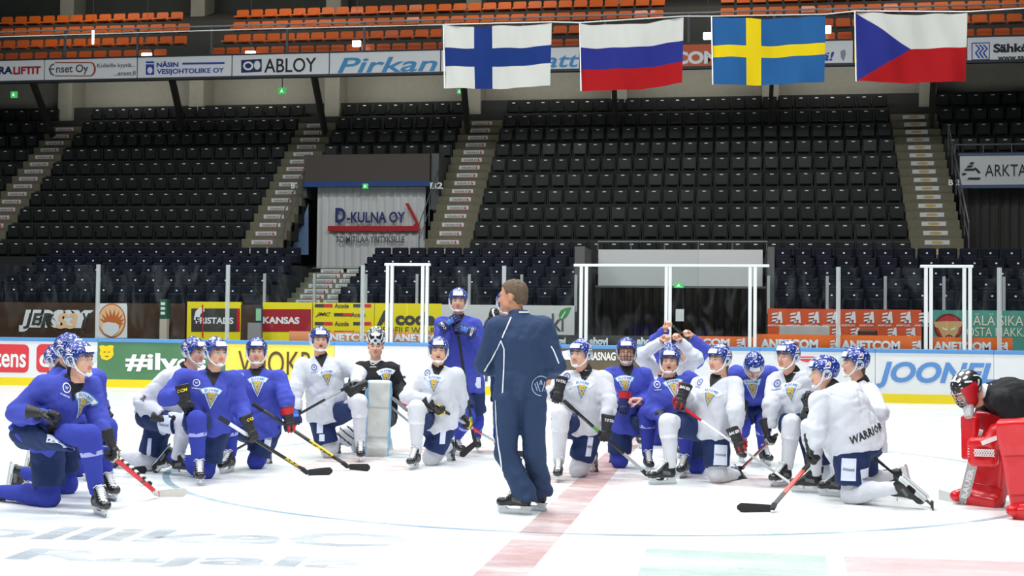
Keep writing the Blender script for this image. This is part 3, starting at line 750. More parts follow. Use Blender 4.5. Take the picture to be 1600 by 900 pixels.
    # --- pants
    if not goalie or pose == 'kneel' or True:
        kk = [P[k+sd] for k in ('hip', 'kn') for sd in 'RL']+([P['an'+sd] for sd in 'RL'] if coach else [])
        f = Field(kk+[pe+U*.1, pe-U*.1], h*1.0, .2 if not coach else .17)
        f.d = f.cone(P['hipR']+U*.04, P['hipL']+U*.04, .130, .130, U, .9)
        for sd in 'RL':
            a = P['hip'+sd]; k_ = P['kn'+sd]; d = nz(k_-a)
            if coach:
                an = P['an'+sd]-ZU*.02
                g = f.smin(f.cone(a, k_, .128, .090), f.cone(k_, an, .090, .098), .03)
                g = f.smax(g, an[2]-.035-f.Z, .01); f.U(g, .008)
            else:
                f.U(f.smax(f.cone(a, k_, .138*bulk, .130), f.dot(a+(k_-a)*.82, d), .012), .04)
        f.d = f.smax(f.d, f.dot(pe+U*.13, U), .01)
        if coach: f.d = f.d+(np.sin(f.Z*52+2*np.sin(f.X*20))*.006*np.clip((.62-f.Z)/.5, 0, 1)).astype(np.float32)
        f.d = f.d+f.noise(.003, .15, seed+7, 3)+f.noise(.0015, .07, seed+9, 3)+f.creases(.011, .16, seed+4, 3)
        V, F = f.net(); pm = mk('hockey_pants', V, F, M_track if coach else (mat('black_goalie_pants', (.014, .014, .018), .7) if goalie else M_navy), smooth=True)
        pants = link('trousers' if coach else 'hockey_pants', pm, root, idn); pb = BVHTree.FromPolygons([tuple(v) for v in V.tolist()], F.tolist())
        for (px, py, wd, hg, rot, tx) in panels:
            c, nrm = cam_hit(pb, px, py)
            if c is None: continue
            nn = nz(nz(CAM-c)*.5+nz(nrm)*.5); u = nz(np.cross(ZU, nn)); v = np.cross(nn, u); a = math.radians(rot); u, v = u*math.cos(a)+v*math.sin(a), v*math.cos(a)-u*math.sin(a)
            W, Hh = wd/2, hg/2; pts = [('poly', [(-W, -Hh), (W, -Hh*.95), (W*.95, Hh), (-W*.98, Hh*.96)], 0, 0)]
            if tx: pts.append(('text', (tx, (0, 0), (W*1.6 if W > Hh*.5 else W*1.7, .026), .012, .35, 0), 1, 1))
            cc = drape(pts, pb, c, u, v, nn, tol=.12, seg=.02)
            if cc.F: cc.build('pale_side_panel', [M_panel, M_ink], pants, fix=False)
    # --- socks, skates
    for sd in 'RL':
        k_ = P['kn'+sd]; an = P['an'+sd]; hp_ = P['hip'+sd]; d = nz(an-k_); front = sd == up or not kneel
        if not coach and not (goalie and not kneel):
            f = Field([k_, an, k_+(hp_-k_)*.38], .0165, .11)
            f.d = f.cone(k_+(hp_-k_)*.38, k_, .088, .090); fr = F0 if front else nz(F0*0-ZU)
            sf = nz(np.cross(np.cross(d, F0 if front else -ZU), d))
            f.U(f.cone(k_+sf*.012, k_+(an-k_)*.25+sf*.012, .090, .082), .02); f.U(f.cone(k_+(an-k_)*.22, an-d*.01, .084, .056), .03)
            f.U(f.ell(k_+(an-k_)*.45-sf*.03, (.055, .055, .055)), .04)
            f.d = f.smax(f.d, f.dot(an+d*.015, d), .01)+f.noise(.0028, .06, seed+3, 3)
            V, F = f.net(); link('sock', mk('sock', V, F, Ms, smooth=True), root, idn)
            if tape and front:
                b = MB(); q = k_+(an-k_)*.30; a1 = nz(np.cross(d, V3(.3, .2, 1))); b1 = np.cross(d, a1); V = []
                for dd in (-.018, .018):
                    for j in range(20): V.append(q+d*dd+(.0885-.10*dd)*(a1*math.cos(j*math.pi/10)+b1*math.sin(j*math.pi/10))+sf*.006)
                b.add(V, [(j, (j+1) % 20, 20+(j+1) % 20, 20+j) for j in range(20)]); b.build('shin_tape', Mt, root, True)
        if goalie: continue
        if front:
            fx = ft[sd]; fy = np.cross(ZU, fx); M4 = mtx(P['g'+sd], fx, fy, ZU)
        else:
            tx_ = J.get('toeD')
            if tx_ is not None:
                q = atd(tx_[0], tx_[1], depth(an)); fx = nz(q-an)
            else: fx = nz(-F0*.25-ZU)
            fz = nz(-d-fx*((-d)@fx)); fz = nz(fz*.75+np.cross(fx, np.cross(fz, fx))*.25); fy = np.cross(fz, fx)
            o = an-fx*(-.08)-fz*.17; M4 = mtx(o, fx, fy, fz)
        bt, lc, ho, ru = SK; so = link('skate', bt, root, M4)
        for nm, me_ in (('laces', lc), ('blade_holder', ho), ('steel_runner', ru)): link(nm, me_, so, idn)
    # --- gloves
    for i, (sd, sg) in enumerate((('R', -1), ('L', 1))):
        if gl[i] in ('bare', None): continue
        o, gx, gy, gz = gf[sd]; go = link('hockey_glove', glove(sg, gl[i]), root, mtx(o, gx, gy, gz))
        lab = cuffs[i]
        if lab:
            bcu = MB(); tv, tf = text_mesh(lab[0], .03, .2, 1.0, 1); m_ = lab[1]
            vv = []
            for u, v in tv:
                an_ = u*1.5*(1 if sg > 0 else 1); xx = -.058+v*.030*sg*(-1 if sg > 0 else 1)
                xx = -.058-v*.030
                vv.append((xx, .0745*math.sin(an_)*1.0, .0600*math.cos(an_)))
            bcu.add(vv, tf, 0); bcu.add([(x*1, y*.985, z*.985) for x, y, z in [(-.082, .072*math.sin(a), .058*math.cos(a)) for a in np.linspace(-.85, .85, 8)]+[(-.034, .070*math.sin(a), .056*math.cos(a)) for a in np.linspace(-.85, .85, 8)]], [], 0)
            link('cuff_lettering', bcu.mesh('cuff_lettering', m_), go, idn)
    # --- helmet
    HM = mtx(P['head'], Hx*sx, Hy*sx, Hz*sx)
    if helm and not goalie:
        ho = link('helmet', ME_helmet, root, HM)
        for nm, me_ in (('helmet_sticker', ME_stick), ('chin_strap', ME_strap), ('ear_guard', ME_ears[0]), ('ear_guard', ME_ears[1]), ('side_emblem', ME_embs[0]), ('side_emblem', ME_embs[1])): link(nm, me_, ho, idn)
        link('face_cage' if cage else 'visor', ME_cage if cage else ME_visor, ho, idn)
    if hairk: link('hair', hair(*hairk), root, HM)
    return dict(root=root, P=P, jb=bv, jer=jer, pb=pb, pants=pants, X=X, Y=Y, U=U, HM=HM, Hx=Hx, Hy=Hy, Hz=Hz, gf=gf)

# ------------------------------------------------------------------ sticks
NST = [0]
def make_stick(sp, He, butt, ax):
    """shaft with coloured sections, taped butt and a curved blade lying on the ice"""
    tip = ground(*sp['tip'], .035) if sp.get('tip3') is None else sp['tip3']
    L = np.linalg.norm(butt-He); bl = tip-He
    if L > 1.6: butt = He+ax*1.6; L = 1.6
    if sp.get('butt_len'): butt = He+ax*sp['butt_len']; L = sp['butt_len']
    if not sp.get('free') and np.linalg.norm(bl) > .34: bl = nz(bl)*.32
    root = empty('hockey_stick', He); tag(root, sp['label'], 'hockey stick')
    mats = sp.get('mats', [M_carbon]); segs = sp.get('segs', [(0, 1, 0)])
    b = MB(); bn = nz(np.cross(bl, ax)) if np.linalg.norm(np.cross(bl, ax)) > 1e-4 else V3(0, 1, 0); wv = np.cross(ax, bn)
    for t0, t1, mi in segs: b.bar(He+ax*L*t0, He+ax*L*t1, .021, .031, mi, wv)
    b.build('shaft', mats, root)
    for (tx, t, m_) in sp.get('text', ()):
        tv, tf = text_mesh(tx, .03, .3, 1.05, 1); q = MB(); sgn = 1 if bn@(CAM-He) > 0 else -1; n_ = bn*sgn; u = ax if (ax@_rt) > 0 else -ax; v = np.cross(n_, u)
        q.add([He+ax*L*t+u*a*sp.get('tw', .2)+v*c*.024+n_*.0175 for a, c in tv], tf); q.build('shaft_lettering', m_, root)
    b = MB(); b.bar(butt-ax*.12, butt+ax*.004, .026, .036, 0, wv); b.build('taped_butt', sp.get('buttm', M_tapeb), root)
    b = MB(); N = 9; V = []; t = nz(bl); up_ = nz(ZU*1.0-t*(ZU@t)) if sp.get('tip3') is None else nz(np.cross(bn, t)); bl_ = np.linalg.norm(bl)
    if up_@ax < 0 and sp.get('tip3') is not None: up_ = -up_
    nn = np.cross(t, up_)
    for k in range(N+1):
        q = k/N; cv = .022*q*q; hgt = (.030+.010*q)*(1 if q < .85 else math.sqrt(max(0, 1-((q-.85)/.16)**2))); cc = He+bl*q*1.0+nn*cv
        for sx_, sy in ((-1, -1), (1, -1), (1, 1), (-1, 1)): V.append(cc+nn*sx_*.005+up_*sy*hgt+up_*.004)
    F = [(4*k+j, 4*k+(j+1) % 4, 4*k+4+(j+1) % 4, 4*k+4+j) for k in range(N) for j in range(4)]+[(3, 2, 1, 0), (4*N, 4*N+1, 4*N+2, 4*N+3)]
    b.add(V, F); b.bar(He-t*.012, He+ax*.09, .022, .042, 0, wv); b.build('blade', sp.get('blade', M_tapeb), root)
    return root

# ------------------------------------------------------------------ the players (picture points place the joints; depths come from the pose)
B = 'TOTAL'
person('nearest player in blue jersey, kneeling, dark hair under helmet, holding the red stick', 'kneel', (156, 806), 46, 'R',
       J=dict(head=(124, 562), neck=(112, 596), shR=(68, 604), shL=(141, 604), elR=(28, 643), wrR=(60, 652), haR=(84, 655), elL=(153, 652), wrL=(166, 692), haL=(174, 712), pel=(62, 676), knR=(139, 681), knD=(76, 785), anD=(0, 768)), hz=72, hp=2,
       style='blue', gl=('bluelab', 'cream'), crest=(128, 632), logo=(104, 606), panels=[(97, 693, .20, .20, -4, 'FINNAIR')], hairk=('long', M_hairk), toe=35, seed=1,
       stick=dict(hands='L', heel=(247, 772), tip=(291, 769), butt=(166, 700), label='red hockey stick with white taped blade lying toward the ice circle', mats=[M_red, M_carbon], segs=[(0, .3, 0), (.3, .34, 1), (.34, 1, 0)], blade=mat('white_blade_tape', (.62, .6, .55), .8, bump=.3), butt_len=.95))
person('player in blue jersey partly hidden behind the nearest kneeling blue player, skate sole turned up', 'kneel', (170, 781), 70, 'R',
       J=dict(head=(108, 548), neck=(98, 578), elR=(60, 640), wrR=(140, 655), haR=(160, 642), wrL=(150, 668), haL=(168, 660), knR=(165, 668), pel=(80, 668), knD=(105, 762), anD=(38, 738), toeD=(34, 762)), hz=75, style='blue', toe=40, seed=2, panels=[(30, 740, .1, .1, 0, '')])
person('helmeted player in blue, only the helmet showing behind the two nearest kneeling blue players', 'kneel', (150, 752), 70, 'R',
       J=dict(head=(90, 562), neck=(84, 590), pel=(74, 668)), hz=70, style='blue', seed=3)
person('player in white jersey kneeling behind the blue player whose glove rests on his knee', 'kneel', (285, 744), 62, 'R',
       J=dict(head=(303, 550), neck=(288, 577), shR=(262, 592), shL=(308, 592), elR=(222, 628), wrR=(252, 648), haR=(272, 655), wrL=(320, 640), pel=(245, 648), knR=(292, 662), knD=(232, 722), anD=(190, 712)), hz=62, style='white', gl=('black', 'black'), panels=[(256, 664, .15, .19, -2, 'FINNAIR'), (233, 700, .04, .2, -5, '')], seed=4, hairk=('nape', M_hair), texts=[('2060', 224, 622, .06, .05, 60, M_ink, 0)])
person('kneeling player in blue jersey, glove on knee, stick with white upper shaft held low', 'kneel', (311, 757), 28, 'R',
       J=dict(head=(337, 551), neck=(331, 583), shR=(285, 592), shL=(367, 594), elR=(261, 622), wrR=(289, 614), haR=(294, 635), elL=(377, 636), wrL=(384, 664), haL=(392, 683), pel=(325, 660), knR=(307, 656), knD=(321, 735), anD=(268, 714), toeD=(248, 738)), hz=45, hp=2,
       style='blue', gl=('black', 'black'), crest=(330, 621), logo=(307, 598), panels=[(278, 662, .10, .13, -10, 'FINNAIR'), (281, 640, .1, .05, 10, '')], toe=18, seed=5, cuffs=(('CCM', M_yel), ('CCM', M_yel)),
       stick=dict(hands='L', heel=(482, 739), tip=(517, 736), butt=(337, 661), label='black hockey stick with white upper shaft and yellow lettering held by a blue player', mats=[M_carbon, M_wplas, M_yel], segs=[(0, .14, 0), (.14, .3, 0), (.3, .62, 0), (.62, 1, 1)], text=[('RBZ', .2, M_yel)]))
person('player in blue jersey kneeling in front of yellow board lettering, red and black glove lowered', 'kneel', (355, 739), 2, 'R',
       J=dict(head=(401, 550), neck=(402, 577), shR=(374, 592), shL=(436, 592), elR=(364, 630), wrR=(380, 640), elL=(446, 622), wrL=(449, 650), haL=(452, 668), pel=(405, 668), knR=(358, 662), knD=(400, 722)), hz=10, hp=4,
       style='blue', gl=('red', 'red'), crest=(402, 603), logo=(376, 588), panels=[(419, 685, .07, .19, -6, 'FINNAIR')], toe=-15, seed=6,
       stick=dict(hands='L', heel=(546, 730), tip=(579, 731), butt=(388, 644), label='black hockey stick with long yellow marking resting in front of the white goalie', mats=[M_carbon, M_yel], segs=[(0, .18, 0), (.18, .42, 1), (.42, .9, 0), (.9, 1, 1)], text=[('RBZ TEAM', .3, M_ink)], tw=.4))
person('player in white jersey kneeling left of the black goalie, mouth open, stick across his thigh', 'kneel', (563, 721), 8, 'L',
       J=dict(head=(500, 531), neck=(502, 558), shR=(472, 572), shL=(535, 572), elR=(461, 607), wrR=(463, 642), elL=(560, 584), wrL=(556, 600), haL=(544, 604), pel=(512, 645), knL=(561, 628), knD=(514, 707)), hz=14, hp=2, style='white', mouth=1, gl=('navy', 'black'), crest=(511, 590), logo=(491, 574),
       panels=[(500, 668, .07, .13, 0, ''), (503, 684, .06, .08, 0, '')], toe=8, seed=7, cuffs=(None, ('TEX', M_wplas)),
       stick=dict(hands='L', heel=(352, 712), tip=(333, 714), butt=(556, 598), label='black hockey stick passing behind the kneeling blue players to the ice', mats=[M_carbon, M_grey], segs=[(0, .8, 0), (.8, 1, 1)]))
gk = person('goalie in black jersey with white mask pushed up, kneeling behind an upright white leg pad', 'kneel', (592, 712), 4, 'L',
       J=dict(head=(587, 541), neck=(587, 567), shR=(562, 578), shL=(612, 578), elR=(552, 610), wrR=(560, 628), elL=(625, 606), wrL=(628, 624), haL=(622, 634), pel=(590, 650), knL=(592, 640), knD=(560, 704)), hz=4, hp=1, style='black', gl=(None, None), goalie=True, crest=(603, 589), logo=(583, 566), seed=8, toe=4, tape=False)
person('player in white jersey kneeling before the standing blue player, black and yellow gloves', 'kneel', (647, 733), -4, 'R',
       J=dict(head=(685, 548), neck=(685, 574), shR=(658, 588), shL=(713, 588), elR=(637, 620), wrR=(674, 627), haR=(689, 640), elL=(720, 620), wrL=(718, 652), haL=(727, 668), pel=(682, 658), knR=(651, 638), knD=(673, 721)), hz=2, hp=3, style='white', mouth=1, gl=('yellow', 'yellow'), crest=(678, 600), logo=(668, 583),
       panels=[(692, 680, .06, .2, -4, ''), ], toe=-14, seed=9,
       stick=dict(hands='RL', heel=(806, 709), tip=(838, 712), butt=(676, 628), label='dark hockey stick passing behind the tracksuited coach from yellow gloves', mats=[M_carbon, M_grey, M_red], segs=[(0, .5, 1), (.5, .62, 2), (.62, 1, 1)]))
person('blue player standing upright with hands stacked on his stick under his chin', 'stand', (714, 712), 0, 'R', foot2=(745, 706),
       J=dict(head=(716, 470), neck=(716, 496), shR=(690, 508), shL=(742, 508), elR=(690, 541), wrR=(699, 507), haR=(712, 498), elL=(748, 548), wrL=(739, 522), haL=(727, 511), pel=(726, 597)), hz=0, hp=0, style='blue', gl=('navy', 'navy'), toe=30, toe2=5, seed=10, cuffs=(('CCM', M_wplas), ('CCM', M_wplas)),
       dz=dict(haL=-.02), panels=[(745, 600, .1, .16, 0, '')],
       stick=dict(hands='RL', heel=(741, 697), tip=(722, 712), butt=(711, 494), label='black and green hockey stick leaned on by the standing blue player', mats=[M_carbon, mat('green_mark', srgb(96, 160, 70), .5)], segs=[(0, .18, 0), (.18, .21, 1), (.21, .5, 0), (.5, .54, 1), (.54, 1, 0)], tip3=atd(719, 713, 15.15), heel3=atd(742, 694, 15.15)))
person('blue player mostly hidden behind the coach, black and orange glove raised to his face', 'stand', (778, 706), 5, 'R', foot2=(800, 704),
       J=dict(head=(790, 474), neck=(790, 500), shR=(768, 508), shL=(812, 508), elR=(757, 543), wrR=(765, 510), haR=(772, 488)), hz=10, style='blue', gl=('gold', 'black'), seed=11)
coach = person('coach in navy tracksuit standing with his back to the camera, greying short hair', 'stand', (806, 803), 186, 'L', foot2=(834, 797),
       J=dict(head=(801, 463), neck=(811, 496), shL=(776, 513), shR=(849, 513), elL=(757, 568), elR=(868, 568), pel=(812, 612), knL=(790, 707), knR=(835, 707)), hz=252, hp=-2, style='blue', coach=True, helm=False, gl=('bare', 'bare'), hairk=('short', M_hairg), skin=M_skin2, toe=250, toe2=225, seed=12, h=.0155)
person('player in white jersey kneeling beside the coach, stick held across with black gloves', 'kneel', (872, 752), -8, 'R',
       J=dict(head=(907, 553), neck=(915, 580), shR=(884, 594), shL=(944, 594), elR=(861, 612), wrR=(874, 606), haR=(871, 622), elL=(953, 630), wrL=(946, 662), haL=(943, 681), pel=(908, 662), knR=(876, 647), knD=(903, 741)), hz=-38, hp=0, style='white', gl=('black', 'black'), crest=(909, 609), logo=(886, 588),
       panels=[(921, 698, .055, .2, -8, 'FINNAIR')], toe=-4, seed=13, cuffs=((B, M_wplas), (B, M_wplas)),
       stick=dict(hands='L', heel=(1013, 743), tip=(1040, 746), butt=(878, 630), label='black and green hockey stick held diagonally by the white player nearest the coach', mats=[M_carbon, M_grey, mat('green_mark', (.1, .4, .1))], segs=[(0, .3, 1), (.3, .6, 0), (.6, .66, 2), (.66, 1, 0)]))
person('blue player kneeling with wire cage over his face, hands folded on his knee', 'kneel', (1013, 738), 2, 'L',
       J=dict(head=(979, 549), neck=(979, 575), shR=(953, 588), shL=(1008, 588), elR=(947, 620), wrR=(975, 625), haR=(974, 642), elL=(1020, 622), wrL=(1000, 630), haL=(987, 630), pel=(983, 662), knL=(1012, 645), knD=(968, 727)), hz=-8, hp=2, style='blue', cage=True, gl=('redcuff', 'bare'), crest=(977, 601), seed=14, toe=2, texts=[])
person('white jersey player kneeling at the back, bare hands on top of his head', 'kneel', (1062, 716), 0, 'R',
       J=dict(head=(1046, 556), neck=(1046, 580), shR=(1020, 578), shL=(1072, 578), elR=(1000, 556), wrR=(1034, 534), haR=(1042, 530), elL=(1088, 560), wrL=(1062, 534), haL=(1056, 528)), hz=0, style='white', gl=('bare', 'bare'), seed=15, dz=dict(elR=-.05, elL=-.05))
person('blue player kneeling at the back with arms raised above the white player in front', 'kneel', (1000, 700), 0, 'R',
       J=dict(head=(1062, 552), neck=(1062, 572), shR=(1036, 566), shL=(1088, 566), elR=(1024, 532), wrR=(1040, 516), haR=(1045, 508), elL=(1100, 546), wrL=(1080, 528), haL=(1072, 522), pel=(1040, 640)), hz=0, style='blue', gl=('bare', 'bare'), seed=16)
person('blue player kneeling with face turned up, half hidden behind the long haired white player', 'kneel', (1068, 746), -4, 'R',
       J=dict(head=(1047, 565), neck=(1048, 591), shR=(1027, 608), shL=(1078, 594), elR=(1018, 640), wrR=(1040, 655), pel=(1060, 670), knR=(1072, 665), knD=(1088, 732)), hz=-14, hp=6, style='blue', mouth=1, gl=('black', 'black'), crest=(1053, 607), logo=(1027, 601), toe=-22, seed=17)
person('player in white jersey with long brown hair kneeling, white stick across his thighs', 'kneel', (1036, 757), -36, 'R',
       J=dict(head=(1124, 562), neck=(1124, 590), shR=(1092, 604), shL=(1148, 602), elR=(1077, 632), wrR=(1068, 613), haR=(1062, 633), elL=(1150, 640), wrL=(1150, 682), haL=(1157, 700), pel=(1106, 668), knR=(1044, 660), knD=(1121, 752), anD=(1150, 742), toeD=(1158, 752)), hz=-52, hp=2, style='white', mouth=0, gl=('redtrim', 'redtrim'), crest=(1108, 621), logo=(1094, 597),
       panels=[(1126, 711, .13, .20, -3, 'FINNAIR'), (1119, 733, .0, .0, 0, '')][:1], toe=-72, seed=18, hairk=('long', M_hair), cuffs=(('BAUER', M_wplas), ('BAUER', M_wplas)),
       stick=dict(hands='LR', heel=(1238, 757), tip=(1276, 768), butt=(1070, 642), label='white hockey stick with red grip end crossing in front of two white players', mats=[M_wplas, M_grey, M_red], segs=[(0, .16, 0), (.16, .4, 1), (.4, .85, 0), (.85, 1, 2)], blade=M_wplas, buttm=M_red, text=[('RESPONSE', .55, M_ink)], tw=.3))
person('blue player standing bent over with helmet lowered and hands on his knees', 'stand', (1196, 727), 3, 'L', foot2=(1158, 722),
       J=dict(head=(1178, 571), neck=(1176, 586), shR=(1150, 584), shL=(1205, 584), elR=(1148, 622), wrR=(1160, 642), haR=(1160, 650), elL=(1217, 620), wrL=(1204, 645), haL=(1202, 652), pel=(1178, 622), knL=(1193, 662), knR=(1160, 664)), dz=dict(head=-.34, neck=-.18, shR=-.12, shL=-.12, wrR=-.1, wrL=-.1, pel=.22, haR=-.05), hz=-5, hp=-55, style='blue', gl=('black', 'black'), crest=(1176, 607), panels=[(1196, 622, .13, .12, 0, '')], seed=19, toe2=0, toe=10)
person('player in white jersey kneeling between the bent over blue player and the back-turned white player', 'kneel', (1221, 760), -34, 'R',
       J=dict(head=(1231, 557), neck=(1240, 583), shR=(1211, 597), shL=(1262, 594), elR=(1205, 632), wrR=(1202, 668), haR=(1206, 686), elL=(1276, 625), wrL=(1262, 640), haL=(1266, 620), pel=(1250, 660), knR=(1237, 661), knD=(1284, 742)), hz=-52, hp=0, style='white', gl=('cream', 'black'), crest=(1235, 613), logo=(1215, 599), toe=-52, seed=20,
       stick=dict(hands='R', heel=(1158, 733), tip=(1130, 738), butt=(1212, 678), label='dark red hockey stick held low by the white player beside the bent over blue player', mats=[mat('dark_red_shaft', srgb(140, 22, 36), .35), M_carbon], segs=[(0, .55, 0), (.55, .6, 1), (.6, 1, 0)]))
person('kneeling player in white jersey seen from behind, black lettering above the hem', 'kneel', (1304, 776), 232, 'R',
       J=dict(head=(1287, 582), neck=(1302, 606), shL=(1280, 628), shR=(1332, 612), elL=(1276, 672), wrL=(1272, 696), haL=(1272, 716), wrR=(1275, 640), elR=(1300, 650), pel=(1338, 690), knR=(1300, 690), knD=(1330, 772), anD=(1400, 762), toeD=(1432, 790)), hz=268, hp=-3, style='white', gl=('black', 'gold'), toe=235, seed=21, bulk=1.22,
       panels=[(1326, 734, .125, .20, -2, 'FINNAIR'), (1352, 748, .10, .18, 8, 'FINNAIR')], texts=[('WARRIOR', 1356, 677, .34, .075, 24, M_ink, .25)], cuffs=(None, ('WARRIOR', M_gold)), h=.0155,
       stick=dict(hands='L', heel=(1204, 795), tip=(1152, 794), butt=(1273, 716), label='hockey stick with orange red shaft and dark blade flat on the ice', mats=[M_carbon, mat('orange_red_shaft', srgb(200, 62, 48), .35)], segs=[(0, .35, 0), (.35, .9, 1), (.9, 1, 0)], butt_len=.86))
person('player in white jersey behind the back-turned white player, clear visor, brown hair at the nape', 'kneel', (1262, 770), 268, 'L',
       J=dict(head=(1336, 567), neck=(1347, 598), shL=(1362, 618), shR=(1340, 604), elL=(1374, 645), wrL=(1350, 662), pel=(1352, 690), knL=(1267, 668), knD=(1352, 752), anD=(1392, 742), toeD=(1400, 775)), hz=275, hp=0, style='white', gl=('black', 'black'), seed=22, toe=255, hairk=('nape', M_hair))
gr = person('goalie in black jersey and red leg pads bending forward with his mask lowered', 'stand', (1540, 790), -78, 'R', foot2=(1603, 812),
       J=dict(head=(1511, 606), neck=(1542, 612), shR=(1548, 622), shL=(1566, 625), elR=(1530, 668), wrR=(1516, 690), elL=(1590, 662), wrL=(1556, 690), haL=(1540, 700), pel=(1640, 640), knR=(1545, 700), knL=(1590, 700)), hz=-72, hp=-32, style='black', gl=(None, None), goalie=True, seed=23, toe=-80, toe2=-60, dz=dict(shR=.1, shL=-.1))

# ------------------------------------------------------------------ goalie gear
def sdf_part(name, parent, pts, h, build, mats, idxf=None, pad=.12):
    f = Field(pts, h, pad); build(f); V, F = f.net(); I = idxf(fcent(V, F)) if idxf else None
    return link(name, mk(name, V, F, mats, I, True), parent, Matrix.Identity(4) if parent.parent is None else None)
def leg_pad(parent, top, bot, w_, N, mats, thick=.055):
    """a goalie leg pad: padded slab with rolls, pale side edge, calf wings and a boot flap"""
    top = np.asarray(top); bot = np.asarray(bot); Lx = nz(top-bot); N = nz(N-Lx*(N@Lx)); Wx = np.cross(Lx, N); c = (top+bot)/2; L = np.linalg.norm(top-bot)
    def bd(f):
        f.d = f.rbox(c, (L/2, w_/2, thick), (Lx, Wx, N), .035)
        f.U(f.rbox(c-N*.09-Wx*(w_/2-.02), (L/2*.8, .02, .09), (Lx, Wx, N), .015), .02); f.U(f.rbox(c-N*.09+Wx*(w_/2-.02), (L/2*.8, .02, .09), (Lx, Wx, N), .015), .02)
        f.U(f.rbox(bot+N*.03+Lx*.02, (.07, w_/2*.9, .08), (nz(Lx+N*.4), Wx, nz(N-Lx*.4)), .03), .03)
        s = f.dot(bot, Lx); f.d = f.d+(.0015*(np.cos(s*2*math.pi/.2) > .985)+.004*np.exp(-((s-L*.62)/.012)**2)+.004*np.exp(-((s-L*.2)/.012)**2)+f.noise(.003, .2, 5, 3)).astype(np.float32)
    o = sdf_part('leg_pad', parent, [top, bot, c+Wx*w_/2, c-Wx*w_/2, bot+N*.1, c-N*.2], .0155, bd, mats, lambda C: (np.abs((C-c)@Wx) > w_/2-.028).astype(int))
    for s_, z in ((.62, 0), (.2, 0)):
        b = MB(); q = bot+Lx*L*s_+N*(thick+.004); b.tube([q-Wx*(w_/2-.03), q+Wx*(w_/2-.03)], .004, n=4); b.build('pad_stitching', mats[-1], o)
    return o
MASK_F = None
def mask_mesh(kind):
    f = Field([(-.15, -.13, -.16), (.16, .13, .16)], .0062, .02)
    d = f.smin(f.ell((-.006, 0, .025), (.132, .108, .120)), f.ell((.035, 0, -.07), (.105, .085, .088)), .04)
    d = f.smax(d, -f.ell((-.006, 0, .01), (.112, .092, .125)), .006); d = f.smax(d, -f.rbox((.15, 0, -.028), (.085, .062, .052), I3, .03), .012)
    d = f.smax(d, -(f.Z+.05+.09*np.clip((.02-f.X)/.06, 0, 1)*0+(f.X < -.02)*0.0)-10*(f.X > .0)-.0, .001) if False else f.smax(d, np.where(f.X < .0, -.055-f.Z, -9).astype(np.float32), .01)
    f.d = d.astype(np.float32); V, F = f.net(); C = fcent(V, F); x, y, z = C.T
    w1 = np.sin(x*62+2.5*np.sin(z*40))*np.sin(z*55+3*np.sin(np.abs(y)*50)); I = (w1 > .12).astype(int)
    if kind == 'red': I = np.where(w1 > .55, 2, 0); I[(np.abs(y) > .062) & (z < .05) & (x > -.03)] = 1; I[(z > .1) & (w1 > .2)] = 2
    m = {'white': [M_wplas, M_bplas, M_wplas], 'red': [M_bplas, M_red, M_wplas]}[kind]
    me = mk('goalie_mask', V, F, m, I, True); b = MB(); P = lambda a, zz: (.012+.128*math.cos(a), .098*math.sin(a), zz)
    for zz in (-.078, -.055, -.03, -.005, .022): b.tube([P(a, zz) for a in np.radians(np.linspace(-48, 48, 9))], .0028, n=4)
    for a in np.radians([-40, -14, 14, 40]): b.tube([P(a, zz) for zz in (-.08, -.03, .03)], .0028, n=4)
    return me, b.mesh('mask_cage', mat('chrome_cage', (.6, .6, .62), .25, 1.0), True)
def put_mask(g, kind, up=0, pitch=0, back=0):
    me, cg = mask_mesh(kind); r = g['HM'] @ Matrix.Translation((back, 0, up)) @ Matrix.Rotation(math.radians(pitch), 4, 'Y')
    o = link('goalie_mask', me, g['root'], r); link('mask_cage', cg, o, Matrix.Identity(4)); return o
# goalie behind the white pads
put_mask(gk, 'white', .085, -58, -.045); link('hair', hair('short', M_hair), gk['root'], gk['HM'])
d0 = depth(gk['P']['neck'])
fr0 = azv(8); dp = depth(ground(592, 712))
leg_pad(gk['root'], atd(593, 594, dp-.04), atd(588, 704, dp-.02), .30, azv(10), [M_padw, M_padb, M_grey])
leg_pad(gk['root'], atd(604, 675, dp+.22), atd(598, 700, dp+.75), .26, ZU*.3+azv(70), [M_padw, M_padb, M_grey], .05)
def blk(f):
    c = atd(541, 682, dp+.25); A = frame(azv(20), ZU*.9+_rh*.3); f.d = f.rbox(c, (.05, .095, .11), A, .04); f.U(f.cone(c-A[1]*.05+A[2]*.05, c+A[1]*.1+A[2]*.12, .06, .045), .03)
c_ = atd(541, 682, dp+.25); sdf_part('goalie_trapper', gk['root'], [c_-.1, c_+.1], .012, blk, [M_wplas, M_bplas], lambda C: (np.sin((C@_rh)*60+(C[:, 2]*70)) > .75).astype(int))
b = MB(); b.tube([atd(624, 622, d0-.2), atd(636, 634, d0-.2)], [.035, .05]); b.build('pink_cuff', M_pink, gk['root'])
He = ground(560, 716, .05); hd = atd(618, 640, dp+.1)
b = MB(); st = tag(empty('goalie_stick', hd), 'pale goalie stick shaft slanting from the black jersey goalie toward the next white knee', 'hockey stick')
p0, p1, p2 = atd(609, 634, dp+.05), atd(640, 660, dp-.1), atd(611, 612, dp+.1)
b.bar(p0, p1, .024, .04, 0, _fh); b.build('shaft', mat('pale_blue_grey_shaft', srgb(150, 162, 172), .4), st)
b = MB(); q0, q1 = atd(614, 622, dp+.0), atd(637, 642, dp-.1); b.bar(q0, q1, .03, .11, 0, _fh); b.build('paddle', mat('dark_grey_paddle', srgb(120, 126, 130), .4), st)
